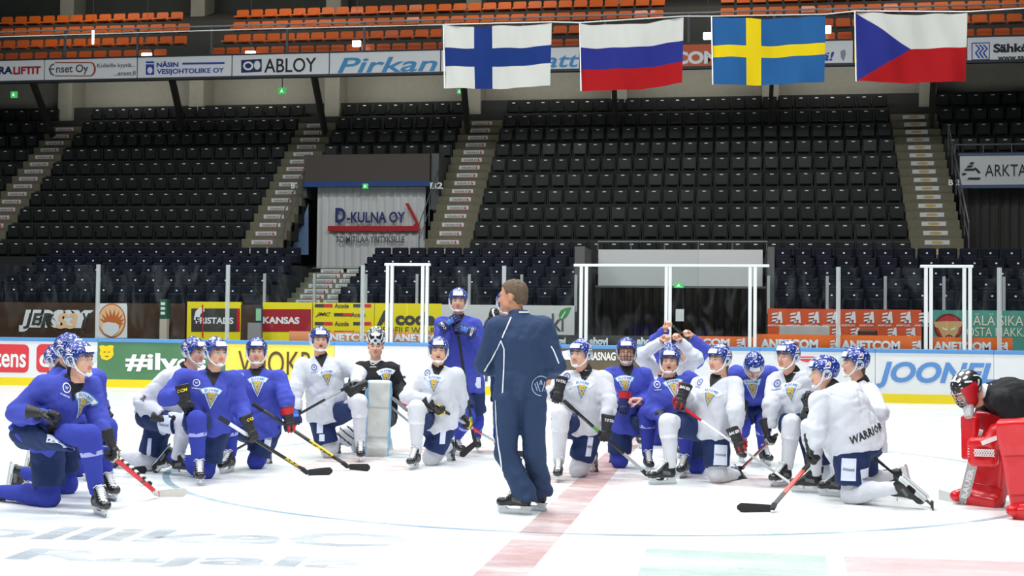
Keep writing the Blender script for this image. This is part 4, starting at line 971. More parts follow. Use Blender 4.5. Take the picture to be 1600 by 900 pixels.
# goalie with the red pads
R_ = gr['root']; put_mask(gr, 'red')
dg = depth(ground(1540, 790)); dn_ = depth(ground(1603, 812))
leg_pad(R_, atd(1553, 645, dg-.02), atd(1541, 785, dg), .33, azv(-50), [M_padr, M_padr, M_padr2], .06)
leg_pad(R_, atd(1586, 655, dn_-.05), atd(1614, 800, dn_), .32, azv(-42), [M_padr, M_padr, M_padr2], .06)
bx = atd(1516, 684, dg-.12); AA = frame(azv(-64), ZU*1+_rh*-.05)
o = sdf_part('blocker', R_, [bx-.12, bx+.12], .013, lambda f: setattr(f, 'd', f.rbox(bx, (.035, .085, .19), AA, .02)), [M_padr])
cg = atd(1536, 706, dg-.30); CA = frame(azv(-12), ZU)
def tr(f):
    f.d = f.rbox(cg, (.055, .125, .125), CA, .05); f.U(f.cone(cg+CA[2]*.08+_rh*.06, cg+CA[2]*.17+_rh*.12, .07, .075), .03); f.d = f.smax(f.d, -f.ell(cg+CA[0]*.09, (.07, .07, .05), CA), .02)
tp = sdf_part('goalie_trapper', R_, [cg-.16, cg+.2], .0125, tr, [M_padr])
b = MB(); o_ = cg+CA[0]*.062
for k in range(8):
    u = -.07+.02*k; b.tube([o_+CA[1]*(u-.008)+CA[2]*.028, o_+CA[1]*(u+.012)-CA[2]*.004, o_+CA[1]*(u-.004)-CA[2]*.034], .0052, n=4); b.tube([o_+CA[1]*(u+.012)+CA[2]*.026, o_+CA[1]*(u-.010)-CA[2]*.006, o_+CA[1]*(u+.012)-CA[2]*.034], .0052, n=4)
b.build('white_lacing', M_lace, tp); b = MB()
for k in range(22):
    a = math.pi*(.1+1.25*k/21); b.tube([o_-CA[0]*.03+CA[1]*.128*math.cos(a)*1.0+CA[2]*.125*math.sin(a), o_-CA[0]*.03+CA[1]*.108*math.cos(a)+CA[2]*.106*math.sin(a)], .004, n=4)
b.build('edge_lacing', M_lace, tp)
b = MB(); b.bar(o_+CA[1]*-.02+CA[2]*.075-CA[0]*.0, o_+CA[1]*.12+CA[2]*.135-CA[0]*0, .012, .035, 0, CA[2]); b.build('cuff_strip', M_wplas, tp)
b = MB(); b.tube([atd(1512, 622, depth(gr['P']['neck'])), atd(1514, 652, depth(gr['P']['neck'])-.1)], [.06, .035], n=10); b.build('throat_guard', mat('clear_throat_guard', (.5, .5, .5), .2), R_)
for px, py in ((1508, 779), (1598, 803)):
    g_ = ground(px+4, py+8); sdf_part('skate_boot', R_, [g_, g_+ZU*.2+azv(-70)*.2], .014, lambda f: setattr(f, 'd', f.cone(g_+ZU*.085, g_+ZU*.07+azv(-75)*.12, .065, .05)), [M_padr])
hl = ground(1505, 783, .03); tpx = ground(1452, 768, .05)
st = tag(empty('goalie_stick', hl), 'goalie stick with grey lettered paddle and pale blade before the red pads', 'hockey stick')
pt = atd(1523, 712, dg-.18); ax = nz(pt-hl); wv = nz(np.cross(ax, CAM-hl)); nn = np.cross(wv, ax)
b = MB(); b.bar(hl, hl+ax*.42, .022, .085, 0, wv); b.build('paddle', M_grey, st); b = MB(); b.bar(hl+ax*.42, hl+ax*.75, .022, .032, 0, wv); b.build('shaft', M_grey, st)
tv, tf = text_mesh('BAUER', .04, .0, 1.0, 1); sgn = 1 if nn@(CAM-hl) > 0 else -1; n_ = nn*sgn; v_ = np.cross(n_, ax); b = MB(); b.add([hl+ax*(.20+a*.32)+v_*c*.05+n_*.013 for a, c in tv], tf); b.build('paddle_lettering', M_txw2 if False else M_wplas, st, fix=False)
bt_ = nz(tpx-hl); b = MB(); b.bar(hl, hl+bt_*.36, .02, .09, 0, ZU); b.build('blade', mat('pale_goalie_blade', (.62, .65, .62), .5), st)
# dark stick lying behind the back-turned player
he = ground(1455, 788, .03); bu = atd(1366, 715, depth(he)+.55)
make_stick(dict(label='dark hockey stick lying behind the back-turned white player, black blade tip beside his skate', mats=[M_carbon], tip=(1462, 792), butt_len=float(np.linalg.norm(bu-he))), he, bu, nz(bu-he))
# spiral taped stick end and dark blade on the ice near the first kneeling players
p0, p1 = ground(236, 757, .02), atd(186, 716, depth(ground(236, 757))+.05); ax = nz(p1-p0); L = np.linalg.norm(p1-p0)
st = tag(empty('hockey_stick', p0), 'hockey stick end wound with black and white spiral tape, lying above the red stick', 'hockey stick')
b = MB()
for k in range(12): b.bar(p0+ax*L*k/12, p0+ax*L*(k+1)/12, .025, .032, k % 2, ZU)
b.build('spiral_taped_shaft', [M_tapeb, M_wplas], st)
h2 = ground(204, 736, .03); make_stick(dict(label='hockey stick with rounded black blade pointing at the kneeling blue player with yellow lettered gloves', mats=[M_carbon], tip=(228, 734), butt_len=.25), h2, h2+nz(atd(184, 712, depth(h2))-h2)*.3, nz(atd(184, 712, depth(h2))-h2))
# piping and emblem on the coach
jb, pb_ = coach['jb'], coach['pb']
ribbon(jb, [(799, 496), (794, 506), (789, 518), (785, 528)], .011, M_pipe, 'white_piping', coach['jer'])
ribbon(jb, [(783, 533), (778, 545), (770, 558), (761, 572), (757, 580)], .011, M_pipe, 'white_piping', coach['jer'])
ribbon(jb, [(783, 532), (788, 545), (788, 565), (787, 590), (785, 616)], .011, M_pipe, 'white_piping', coach['jer'])
ribbon(jb, [(861, 541), (867, 552), (873, 568)], .011, M_pipe, 'white_piping', coach['jer'])
ribbon(jb, [(811, 488), (828, 488)], .012, M_pipe, 'collar_mark', coach['jer'])
ribbon(pb_, [(775, 626), (776, 660), (779, 695), (785, 735), (790, 762), (795, 786)], .013, M_pipe, 'white_piping', coach['pants'])
c, n = cam_hit(jb, 845, 603)
if c is not None:
    nn = nz(nz(CAM-c)+n*.6); u = nz(np.cross(ZU, nn)); v = np.cross(nn, u)
    pr = [('poly', q, 0, 0) for q in annulus(.078, .007, 20)]+[('poly', q, 0, 0) for k in (-1, 1) for q in [[(k*.005, -.045), (k*.014, -.045), (k*.040, .03), (k*.028, .036)], [(k*.028, -.045), (k*.036, -.04), (k*.056, .018), (k*.046, .022)], [(k*.0, .045), (k*.006, .045), (k*.012, .01), (k*.004, .01)]]]
    cc = drape(pr, jb, c, u, v, nn, tol=.25); cc.build('round_back_emblem', mat('pale_blue_emblem', srgb(150, 176, 205), .6), coach['jer'], fix=False)
# strap held overhead by the players at the back
dA, dB = depth(PEOPLE[15][1]['wrR'])-.03, depth(PEOPLE[15][1]['wrL'])-.03
b = MB(); b.tube([atd(1044, 507, dA), atd(1053, 510, dA), atd(1062, 518, (dA+dB)/2), atd(1073, 524, dB)], .016, n=6); tag(b.build('black_strap', M_bplas), 'black strap stretched between the raised hands behind the kneeling players', 'strap')

# ================================================================== the rink and the stands
def pxx(px, Y, y=450): return float(at(px, y, Y)[0])
idn = Matrix.Identity(4)
# ---- ice
def ice_mat():
    m = bpy.data.materials.new('ice'); m.use_nodes = True; nt = m.node_tree; b = nt.nodes['Principled BSDF']
    tc = nt.nodes.new('ShaderNodeTexCoord'); mp = nt.nodes.new('ShaderNodeMapping'); mp.inputs['Scale'].default_value = (.35, 1.1, 1); mp.inputs['Rotation'].default_value = (0, 0, .12)
    nt.links.new(tc.outputs['Object'], mp.inputs[0])
    n = nt.nodes.new('ShaderNodeTexNoise'); n.inputs['Scale'].default_value = 1.6; n.inputs['Detail'].default_value = 9; n.inputs['Roughness'].default_value = .62; n.inputs['Distortion'].default_value = .7
    nt.links.new(mp.outputs[0], n.inputs['Vector']); r = nt.nodes.new('ShaderNodeValToRGB')
    e = r.color_ramp.elements; e[0].position = .30; e[0].color = (.76, .81, .82, 1); e[1].position = .56; e[1].color = (.87, .89, .88, 1)
    nt.links.new(n.outputs[0], r.inputs[0]); nt.links.new(r.outputs[0], b.inputs['Base Color'])
    r2 = nt.nodes.new('ShaderNodeMapRange'); r2.inputs[3].default_value = .14; r2.inputs[4].default_value = .42
    nt.links.new(n.outputs[0], r2.inputs[0]); nt.links.new(r2.outputs[0], b.inputs['Roughness'])
    n2 = nt.nodes.new('ShaderNodeTexNoise'); n2.inputs['Scale'].default_value = 9; n2.inputs['Detail'].default_value = 6; nt.links.new(mp.outputs[0], n2.inputs['Vector'])
    bp = nt.nodes.new('ShaderNodeBump'); bp.inputs['Strength'].default_value = .12; bp.inputs['Distance'].default_value = .01; nt.links.new(n2.outputs[0], bp.inputs['Height']); nt.links.new(bp.outputs[0], b.inputs['Normal'])
    b.inputs['Specular IOR Level'].default_value = .35; return m
b = MB(); b.quad((-34, -6, 0), (24, -6, 0), (24, 29.2, 0), (-34, 29.2, 0)); tag(b.build('floor', ice_mat(), fix=False), 'scraped white ice of the rink', kind='structure')
def paint_mat(name, col, lo, hi, sc=1.6, st=(.5, 1.4, 1)):
    """faded paint under ice: solid colour, worn through by noise"""
    m = bpy.data.materials.new(name); m.use_nodes = True; nt = m.node_tree; b = nt.nodes['Principled BSDF']; b.inputs['Base Color'].default_value = (*col, 1); b.inputs['Roughness'].default_value = .3
    tc = nt.nodes.new('ShaderNodeTexCoord'); mp = nt.nodes.new('ShaderNodeMapping'); mp.inputs['Scale'].default_value = st; n = nt.nodes.new('ShaderNodeTexNoise'); n.inputs['Scale'].default_value = sc; n.inputs['Detail'].default_value = 8; n.inputs['Roughness'].default_value = .65
    r = nt.nodes.new('ShaderNodeMapRange'); r.inputs[1].default_value = .38; r.inputs[2].default_value = .62; r.inputs[3].default_value = lo; r.inputs[4].default_value = hi
    nt.links.new(tc.outputs['Object'], mp.inputs[0]); nt.links.new(mp.outputs[0], n.inputs['Vector']); nt.links.new(n.outputs[0], r.inputs[0]); nt.links.new(r.outputs[0], b.inputs['Alpha']); return m
P_red = paint_mat('faded_red_ice_paint', (.50, .17, .16), .22, .5, 2.2); P_blue = paint_mat('faded_blue_ice_paint', (.20, .36, .46), .3, .75)
P_grey = paint_mat('faded_grey_ice_paint', (.24, .29, .33), .20, .55); P_green = paint_mat('faded_green_ice_paint', (.30, .46, .38), .26, .48); P_pink = paint_mat('faded_pink_ice_paint', (.62, .26, .26), .20, .42, 1.2)
CX, CY = -1.408, 14.21
b = MB(); b.quad((CX-.16, -2, .002), (CX+.16, -2, .002), (CX+.16, 29.2, .002), (CX-.16, 29.2, .002)); tag(b.build('trim_1', P_red, fix=False), 'worn red centre line painted in the ice', kind='structure')
b = MB(); N = 120
for k in range(N):
    a0, a1 = 2*math.pi*k/N, 2*math.pi*(k+1)/N
    b.quad(*[(CX+r*math.cos(a), CY+r*math.sin(a), .003) for r, a in ((4.46, a0), (4.53, a0), (4.53, a1), (4.46, a1))])
tag(b.build('trim_2', P_blue, fix=False), 'thin pale blue centre circle line in the ice', kind='structure')
def ice_text(s, x0, y0, x1, y1, hgt, bold=.03):
    a = ground(x0, y0); c = ground(x1, y1); u = c-a; L = np.linalg.norm(u); u = nz(u); v = np.cross(ZU, u); m_ = (a+c)/2+ZU*.004
    V, F = text_mesh(s, bold, 0, 1.0, 2); q = MB(); q.add([m_+u*p[0]*L+v*p[1]*hgt for p in V], F); return q
q = ice_text('ollikeO', -60, 829, 640, 846, .62); q2 = ice_text('Rajala', 20, 868, 590, 884, .55); tag(q.build('trim_3', P_grey, fix=False), 'faded grey lettering in the ice, upper line', kind='structure'); tag(q2.build('trim_4', P_grey, fix=False), 'faded grey lettering in the ice, lower line', kind='structure')
for nm, m_, pts in (('trim_5', P_green, ((1010, 857), (1290, 868), (1300, 920), (990, 920))), ('trim_6', P_pink, ((1318, 869), (1640, 880), (1680, 930), (1330, 930)))):
    b = MB(); b.add([ground(*p)+ZU*.003 for p in pts], [(0, 1, 2, 3)]); tag(b.build(nm, m_, fix=False), 'faded %s rectangle painted in the ice' % ('green' if nm == 'trim_5' else 'pink'), kind='structure')
b = MB()
for (cx_, cy_, rx, ry, n_) in ((300, 720, .5, 0, 0), (950, 735, 1.0, 0, 0)): pass
for (x0, y0, x1, y1) in ((470, 712, 640, 742), (655, 690, 770, 716), (835, 726, 1010, 765), (1080, 762, 1300, 740), (540, 700, 720, 706)):
    pts = [ground((x0+x1)/2+(x1-x0)/2*math.cos(a)*(1+.25*math.sin(3*a)), (y0+y1)/2+(y1-y0)/2*math.sin(a)*(1+.2*math.cos(5*a)))+ZU*.0025 for a in np.linspace(0, 2*math.pi, 25)[:-1]]
    b.add(pts, [tuple(range(24))])
tag(b.build('trim_7', paint_mat('scuffed_pink_smear', (.70, .42, .38), 0, .42, 3, (.6, 2, 1)), fix=False), 'pinkish scuffs of paint around the players', kind='structure')

# ---- rink boards: white panels, yellow kick plate, blue cap, glass and posts
YB = 29.2
M_board = mat('white_dasher_board', (.80, .82, .84), .35, var=.03, vscale=2); M_kick = mat('yellow_kick_plate', srgb(238, 214, 30), .4); M_cap = mat('blue_cap_rail', srgb(92, 152, 212), .4)
M_green = mat('green_board_panel', srgb(84, 130, 92), .4, var=.18, vscale=2); M_yboard = mat('yellow_board_panel', srgb(244, 226, 92), .4); M_brn = mat('brown_board_panel', srgb(104, 92, 72), .4, var=.3, vscale=3)
M_postw = mat('white_post', (.72, .74, .74), .4); M_postc = mat('clear_acrylic_post', (.72, .76, .77), .3, alpha=.42); M_postg = mat('grey_post', (.40, .41, .41), .4)
M_bred = mat('board_red', srgb(222, 62, 70), .4); M_txw = mat('white_print', (.86, .87, .87), .5); M_txd = mat('dark_grey_print', (.07, .07, .075), .5); M_txb = mat('blue_print', srgb(92, 144, 208), .5); M_txo = mat('brown_print', srgb(92, 70, 40), .5)
barrier = tag(empty('wall_rink', (0, YB, 0)), 'white rink boards with yellow kick plate and blue cap rail', kind='structure')
xs = [-30.0]+[pxx(p, YB, 580) for p in (152, 491, 878, 1035)]+[12.0]
edges = [(-30.0, pxx(152, YB, 570), M_board), (pxx(152, YB, 570), pxx(352, YB, 570), M_green), (pxx(352, YB, 570), pxx(522, YB, 575), M_yboard)]
x = pxx(522, YB, 575)
while x < pxx(876, YB, 580)-.1: nx_ = min(x+2.6, pxx(876, YB, 580)); edges.append((x, nx_, M_board)); x = nx_
edges.append((x, pxx(1012, YB, 585), M_brn)); x = pxx(1012, YB, 585)
while x < 12: edges.append((x, x+2.4, M_board)); x += 2.4
for x0, x1, m_ in edges:
    b = MB(); b.box((x0+.004, YB, .19), (x1-.004, YB+.06, 1.055)); b.build('board_panel', m_, barrier)
    b = MB(); b.box((x0+.004, YB-.012, 0), (x1-.004, YB+.05, .19)); b.build('kick_plate', M_kick, barrier)
    b = MB(); b.box((x0+.002, YB-.02, 1.055), (x1-.002, YB+.10, 1.14), 0, .012); b.build('cap_rail', M_cap, barrier)
def sticker(parts, mats, label, name='advert_print', parent=barrier):
    q = MB()
    for f_ in parts: f_(q)
    o = q.build(name, mats, parent, fix=False)
    if label: o['label'] = label
    return o
def rrect(x0, z0, x1, z1, r, y, i):
    def f(q):
        pts = []
        for cx_, cz, a0 in ((x1-r, z1-r, 0), (x0+r, z1-r, 90), (x0+r, z0+r, 180), (x1-r, z0+r, 270)):
            for k in range(5): a = math.radians(a0+k*22.5); pts.append((cx_+r*math.cos(a), y, cz+r*math.sin(a)))
        q.add(pts[::-1], [tuple(range(len(pts)))], i)
    return f
def ptext(s, x0, yt, x1, yb, Y, i=0, dy=.012, **k):
    """text filling a picture rectangle on the plane Y"""
    a = at(x0, yt, Y); c = at(x1, yb, Y); m_ = at((x0+x1)/2, (yt+yb)/2, Y); q0 = at(x0, (yt+yb)/2, Y); q1 = at(x1, (yt+yb)/2, Y)
    hz_ = at((x0+x1)/2, yt, Y)[2]-at((x0+x1)/2, yb, Y)[2]
    return lambda q: put_text(q, s, (m_[0], Y-dy, m_[2]), q1[0]-q0[0], hz_, 0, i, **k)
def ppoly(pts, Y, i=0, dy=.008): return lambda q: q.add([at(x, y, Y)-V3(0, dy, 0) for x, y in pts], [tuple(range(len(pts)))], i)
X_ = lambda px, py=565: pxx(px, YB, py); Z_ = lambda px, py: float(at(px, py, YB)[2])
sticker([rrect(X_(-60), Z_(20, 582), X_(45), Z_(20, 538), .12, YB-.006, 0), ptext('tens', -8, 548, 41, 574, YB, 1, bold=.02)], [M_bred, M_txw], 'red rounded lozenge with white letters ending in tens')
sticker([rrect(X_(57), Z_(80, 582), X_(140), Z_(80, 538), .12, YB-.006, 0), ptext('de', 62, 544, 100, 574, YB, 1, bold=.02)], [M_bred, M_txw], 'red rounded lozenge behind the kneeling blue players')
sticker([ptext('#ilves', 196, 552, 322, 581, YB, 0, bold=.03), ppoly([(155, 541), (160, 539), (166, 541), (172, 539), (178, 540), (177, 546), (178, 554), (174, 560), (167, 563), (159, 561), (156, 553), (157, 547)], YB, 1),
         ppoly([(161, 550), (165, 549), (165, 551)], YB, 2, .012), ppoly([(169, 549), (173, 550), (169, 551)], YB, 2, .012), ppoly([(163, 556), (171, 556), (167, 558)], YB, 2, .012)], [M_txw, M_yel, M_txo], 'white hashtag word and a yellow lynx face on the green board')
sticker([ptext('VUOKRA', 372, 549, 512, 586, YB, 0, bold=.0)], [M_txo], 'tall brown lettering on the yellow board')
sticker([ptext('L', 621, 570, 634, 591, YB, 0, bold=.02), ptext('EI', 743, 582, 762, 596, YB, 0, bold=.02)], [M_txd], 'grey letters on the white board behind the players')
sticker([ptext('RUHASNAG', 905, 550, 962, 563, YB, 0, bold=.03), ppoly([(878, 549), (893, 546), (893, 562), (880, 562)], YB, 0)], [M_txw], 'white lettering on the brown board panel')
sticker([ptext('JOONEL', 1368, 566, 1556, 608, YB, 0, bold=.035, shear=.25)], [M_txb], 'large slanted blue lettering on the white board')
sticker([ppoly([(1247, 557), (1272, 557), (1272, 559), (1247, 559)], YB, 0), ppoly([(1249, 561), (1269, 561), (1262, 566), (1252, 564)], YB, 0)], [M_bred], 'small red mark on the white board')
pp = [152, 355, 566, 787, 1310, 1562]; GX = [-30]+[pxx(p, YB) for p in (-60, 152, 355, 566)]+[pxx(636, YB)]+[pxx(p, YB) for p in (787, 912, 1044, 1176, 1310, 1480, 1562)]+[12]
for x0, x1 in zip(GX, GX[1:]):
    b = MB(); b.box((x0+.02, YB+.035, 1.14), (x1-.02, YB+.047, 2.86)); b.build('glass_pane', M_glass, barrier)
for p in (-60, 152, 355, 566, 787, 1310, 1562):
    b = MB(); xx = pxx(p, YB); b.box((xx-.045, YB+.02, 1.14), (xx-.012, YB+.06, 2.87)); b.box((xx+.012, YB+.02, 1.14), (xx+.045, YB+.06, 2.87))
    b.build('glass_post', M_postc, barrier); b = MB(); b.box((xx-.011, YB+.015, 1.14), (xx+.011, YB+.065, 2.87)); b.build('glass_joint', M_postg, barrier)
for grp, (t0, t1) in (((605, 612, 660, 667), (600, 672)), ((908, 916, 1041, 1047, 1172, 1180), (896, 1202)), ((1447, 1455, 1507, 1516), (1438, 1521))):
    for p in grp:
        b = MB(); xx = pxx(p, YB); b.box((xx-.036, YB-.005, 1.10), (xx+.036, YB+.07, 2.87), 0, .008); b.build('gate_post', M_postw, barrier)
    b = MB(); b.box((pxx(t0, YB), YB-.01, 2.86), (pxx(t1, YB), YB+.08, 2.92), 0, .01); b.build('gate_top_bar', M_postw, barrier)
# low orange and dark strips just behind the glass
M_or = mat('orange_advert', srgb(240, 108, 30), .5); M_dk = mat('dark_advert', srgb(62, 58, 52), .5)
def strip_board(x0, x1, m_, texts, label, yt=529, yb=548, Y=29.42, zt=1.42):
    o = tag(empty('advert_board', (pxx(x0, Y), Y, 1.1)), label, 'advert board', 'advert strips behind the glass')
    b = MB(); b.box((pxx(x0, Y), Y, 0), (pxx(x1, Y), Y+.03, zt)); b.build('panel', m_, o); q = MB()
    for f_ in texts: f_(q)
    q.build('lettering', M_txw, o, fix=False)
def netA(x, y, h, Y, i=0):
    """a slanted letter A with three speed lines, as printed between the words"""
    s = h/24
    return [ppoly([(x-2*s, y+12*s), (x+6*s, y-12*s), (x+11*s, y-12*s), (x+13*s, y+12*s), (x+8*s, y+12*s), (x+8*s, y+5*s), (x+4*s, y+5*s), (x+3*s, y+12*s)], Y, i, .014)]+[ppoly([(x-8*s, y+d*s), (x+3*s, y+d*s-1), (x+2*s, y+(d+4)*s-1), (x-10*s, y+(d+4)*s)], Y, i, .014) for d in (-9, -2, 5)]
Y1 = 29.42
strip_board(453, 690, mat('pale_orange_advert', srgb(240, 150, 96), .5), netA(488, 527, 15, Y1)+[ptext('ANETCOM', 502, 521, 590, 533, Y1, 0, bold=.05), ptext('ANETCOM', 615, 522, 700, 534, Y1, 0, bold=.05)], 'pale orange advert strip behind the glass, beneath the yellow wall panels', zt=1.36)
strip_board(700, 1082, M_dk, [ptext('hovi', 868, 527, 884, 538, Y1, 0, bold=.05), ptext('ahovi', 921, 527, 950, 539, Y1, 0, bold=.05), ptext('ahovi', 995, 527, 1026, 539, Y1, 0, bold=.05)], 'dark advert strip with white lettering repeated, behind the blue caged player', zt=1.35)
strip_board(1088, 1179, M_or, [ptext('COM', 1098, 529, 1140, 541, Y1, 0, bold=.05)]+netA(1157, 536, 15, Y1), 'short orange advert strip behind the long haired player', zt=1.36)
strip_board(1181, 1440, M_or, [ptext('ANETCOM', 1188, 530, 1278, 545, Y1, 0, bold=.05)]+netA(1303, 538, 15, Y1)+[ptext('ANETCOM', 1314, 532, 1406, 547, Y1, 0, bold=.05)]+netA(1431, 540, 16, Y1), 'long orange advert strip reading a seven letter word twice, between the two glass gates', zt=1.42)
strip_board(1452, 1582, M_or, [ptext('ANETCOM', 1458, 534, 1548, 548, Y1, 0, bold=.05)]+netA(1567, 542, 15, Y1), 'orange advert strip beneath the teal wall with the pig emblem', zt=1.40)
o = tag(empty('emblem_badge', (0, Y1, 1.3)), 'small beige bottle cap emblems on the dark advert strip', 'emblem')
bpy.data.objects.remove(o)

# ---- advert wall at the front of the stand
YA = 32.2; M_brown = mat('dark_brown_wall_reflections', srgb(72, 52, 38), .45, var=.55, vscale=1.3, stretch=(1, 1, 3)); M_yw = mat('yellow_wall_panel', srgb(246, 226, 34), .45)  # mottling of the brown wall paints in the reflections on it
M_wall_w = mat('white_wall_panel', (.66, .67, .65), .5); M_teal = mat('teal_wall_panel', srgb(84, 158, 142), .5); M_ow = mat('orange_wall_panel', srgb(222, 92, 50), .5, var=.1, vscale=3); M_dsign = mat('charcoal_sign', srgb(66, 64, 62), .4); M_kred = mat('deep_red_sign', srgb(168, 34, 44), .5)
def wallpanel(x0, x1, m_, zt=2.05, name='advert_board', label=None, parts=(), pm=None, cat='advert board', kind=None, grp=None):
    o = tag(empty(name, (pxx(x0, YA), YA, .9)), label, None if kind else cat, grp, kind)
    b = MB(); b.box((pxx(x0, YA), YA, 0), (pxx(x1, YA), YA+.08, zt)); b.build('panel', m_, o)
    if parts:
        q = MB()
        for f_ in parts: f_(q)
        q.build('print', pm, o, fix=False)
    return o
M_peach = mat('peach_print', srgb(250, 206, 160), .5); M_spike = mat('ginger_print', srgb(214, 112, 52), .5); M_cream = mat('cream_print', srgb(246, 232, 206), .5)
def disc(cx_, cy_, rx, ry, Y, i, dy, n=22): return ppoly([(cx_+rx*math.cos(a), cy_+ry*math.sin(a)) for a in np.linspace(0, 2*math.pi, n+1)[:-1]], Y, i, dy)
spk = []
for k in range(9): a = math.pi*(1.02+.12*k); spk += [(176+13*math.cos(a), 505+11*math.sin(a)), (176+(21)*math.cos(a+.2), 503+(22)*math.sin(a+.2))]
spk += [(191, 506), (188, 512), (164, 512), (161, 506)]
wallpanel(-120, 290, M_brown, 2.02, 'advert_wall', 'dark brown wall panel with outlined white lettering and a ginger haired face badge', [
    ptext('JERS3Y', 30, 484, 146, 519, YA, 0, bold=.12, shear=.2), ptext('JER', 37, 489, 84, 514, YA, 1, dy=.018, bold=.03, shear=.2), ptext('S3', 88, 489, 122, 514, YA, 2, dy=.018, bold=.04, shear=.2), ptext('Y', 129, 489, 142, 514, YA, 1, dy=.018, bold=.03, shear=.2),
    ppoly([(156, 474), (198, 474), (199, 480), (199, 528), (150, 528), (150, 484)], YA, 0, .006), disc(175, 501, 22, 27, YA, 3, .012), disc(175, 501, 20, 25, YA, 2, .018), ppoly(spk, YA, 3, .024),
    ppoly([(162, 505), (170, 503), (182, 505), (187, 508), (186, 518), (175, 526), (164, 521), (160, 512)], YA, 0, .030)], [M_txw, M_dsign, M_peach, M_spike])
b = MB(); b.box((pxx(257, YA), YA-.25, 0), (pxx(268, YA), YA-.10, 1.62), 0); b.box((pxx(257, YA), YA-.25, 1.62), (pxx(268, YA), YA-.10, 2.12), 1)
for k in range(3): b.box((pxx(258.5, YA), YA-.262, 1.73+.12*k), (pxx(265, YA), YA-.248, 1.80+.12*k), 2)
tag(b.build('marker_post', [mat('beige_post', (.55, .48, .38), .6), mat('green_post_sleeve', (.02, .12, .06), .5), M_txw]), 'green sleeved post with white dashes beside the yellow framed sign', 'post')
wallpanel(293, 377, M_yw, 2.07, label='yellow framed charcoal sign with white lettering and a horse head emblem', parts=[ppoly([(299, 482), (370, 482), (370, 518), (299, 518)], YA, 0), ppoly([(370, 482), (375, 482), (375, 518), (370, 518)], YA, 1), ppoly([(316, 476), (318, 476), (318, 527), (316, 527)], YA, 1, .02), ptext('FRISTADS', 306, 496, 365, 506, YA, 2, bold=.03),
    ppoly([(303, 499), (306, 486), (312, 481), (319, 480), (320, 486), (314, 490), (311, 503)], YA, 2, .012)], pm=[M_dsign, M_red, M_txw])
wallpanel(377, 411, M_brown, 2.0, 'advert_wall', 'narrow brown wall gap between yellow signs')
wallpanel(411, 488, M_yw, 2.07, label='yellow wall panel with a deep red sign and white capitals', parts=[ppoly([(411, 483), (486, 483), (486, 518), (411, 518)], YA, 0), ptext('KANSAS', 411, 495, 468, 506, YA, 1, bold=.04)], pm=[M_kred, M_txw])
row = []
for k, y in enumerate((478, 492, 506, 520)):
    sh = (k % 2)*30
    for x in (492, 552): row += [ppoly([(x+sh, y-3), (x+sh+14, y-3), (x+sh+14, y+2), (x+sh, y+2)], YA, 0), ppoly([(x+sh+14, y-3), (x+sh+28, y-3), (x+sh+28, y+2), (x+sh+14, y+2)], YA, 1)] if x+sh+28 < 586 else []
    for x in (523,): row += [ptext('Acode', x-sh+(0 if k % 2 == 0 else 56), y-4, x-sh+22+(0 if k % 2 == 0 else 56), y+3, YA, 2, bold=.02)]
    row += [ptext('JMC', 493 if k % 2 else 555, y-4, 517 if k % 2 else 578, y+3, YA, 2, bold=.03, shear=.4)] if k % 2 else []
wallpanel(490, 585, M_yw, 2.07, label='yellow wall panel patterned with small repeated black wordmarks', parts=row, pm=[M_txd, M_bred, M_txd])
wallpanel(586, 690, M_yw, 2.07, label='yellow wall panel with a large black wordmark', parts=[ptext('code', 618, 487, 680, 508, YA, 0, bold=.04), ppoly([(589, 508), (600, 485), (607, 485), (607, 508), (601, 508), (601, 501), (596, 508)], YA, 0, .012), ptext('PROFILE WEAR', 592, 511, 680, 521, YA, 0, bold=0)], pm=[M_txd])
leaf = [(874, 499), (873, 492), (876, 485), (884, 481), (893, 480), (889, 489), (885, 496), (878, 500)]
wallpanel(690, 898, M_wall_w, 2.05, label='white wall panel with grey letters and a green leaf', parts=[ptext('ki', 862, 490, 881, 517, YA, 0, bold=.01), ppoly(leaf, YA, 1), ppoly([(876, 497), (883, 486), (884, 487), (878, 498)], YA, 2, .014)], pm=[mat('grey_print', (.10, .10, .10), .5), mat('green_leaf_print', srgb(72, 150, 78), .5), M_txw])
parts = []
for k in range(9): parts += netA(1213+k*28.7, 496, 18, YA, 0)+[ptext('ANETCOM', 1199+k*28.7, 507, 1221+k*28.7, 510, YA, 0, bold=.03)]
for k in range(5): parts += netA(1306+k*29+(0 if k < 2 else 0), 520, 16, YA, 0) if k != 2 else []
wallpanel(1200, 1440, M_ow, 2.02, label='orange wall panel patterned with white slanted letter emblems', parts=parts, pm=[M_txw])
M_pig = mat('pig_tan_print', srgb(216, 178, 120), .5); M_maroon = mat('maroon_print', srgb(120, 30, 36), .5)
pig = [disc(1482, 511, 23, 21, YA, 0, .010), disc(1482, 511, 20, 18, YA, 1, .014), ppoly([(1459, 503), (1474, 502), (1490, 502), (1505, 502), (1502, 510), (1498, 512), (1496, 520), (1491, 527), (1488, 531), (1476, 531), (1473, 527), (1469, 519), (1466, 513), (1461, 511)], YA, 2, .020),
       ppoly([(1472, 511), (1480, 514), (1479, 517), (1473, 515)], YA, 3, .026), ppoly([(1493, 511), (1485, 514), (1486, 517), (1492, 515)], YA, 3, .026), disc(1482.5, 527, 6, 4, YA, 0, .026), disc(1480.5, 527, 1.2, 1.8, YA, 2, .030), disc(1484.5, 527, 1.2, 1.8, YA, 2, .030)]
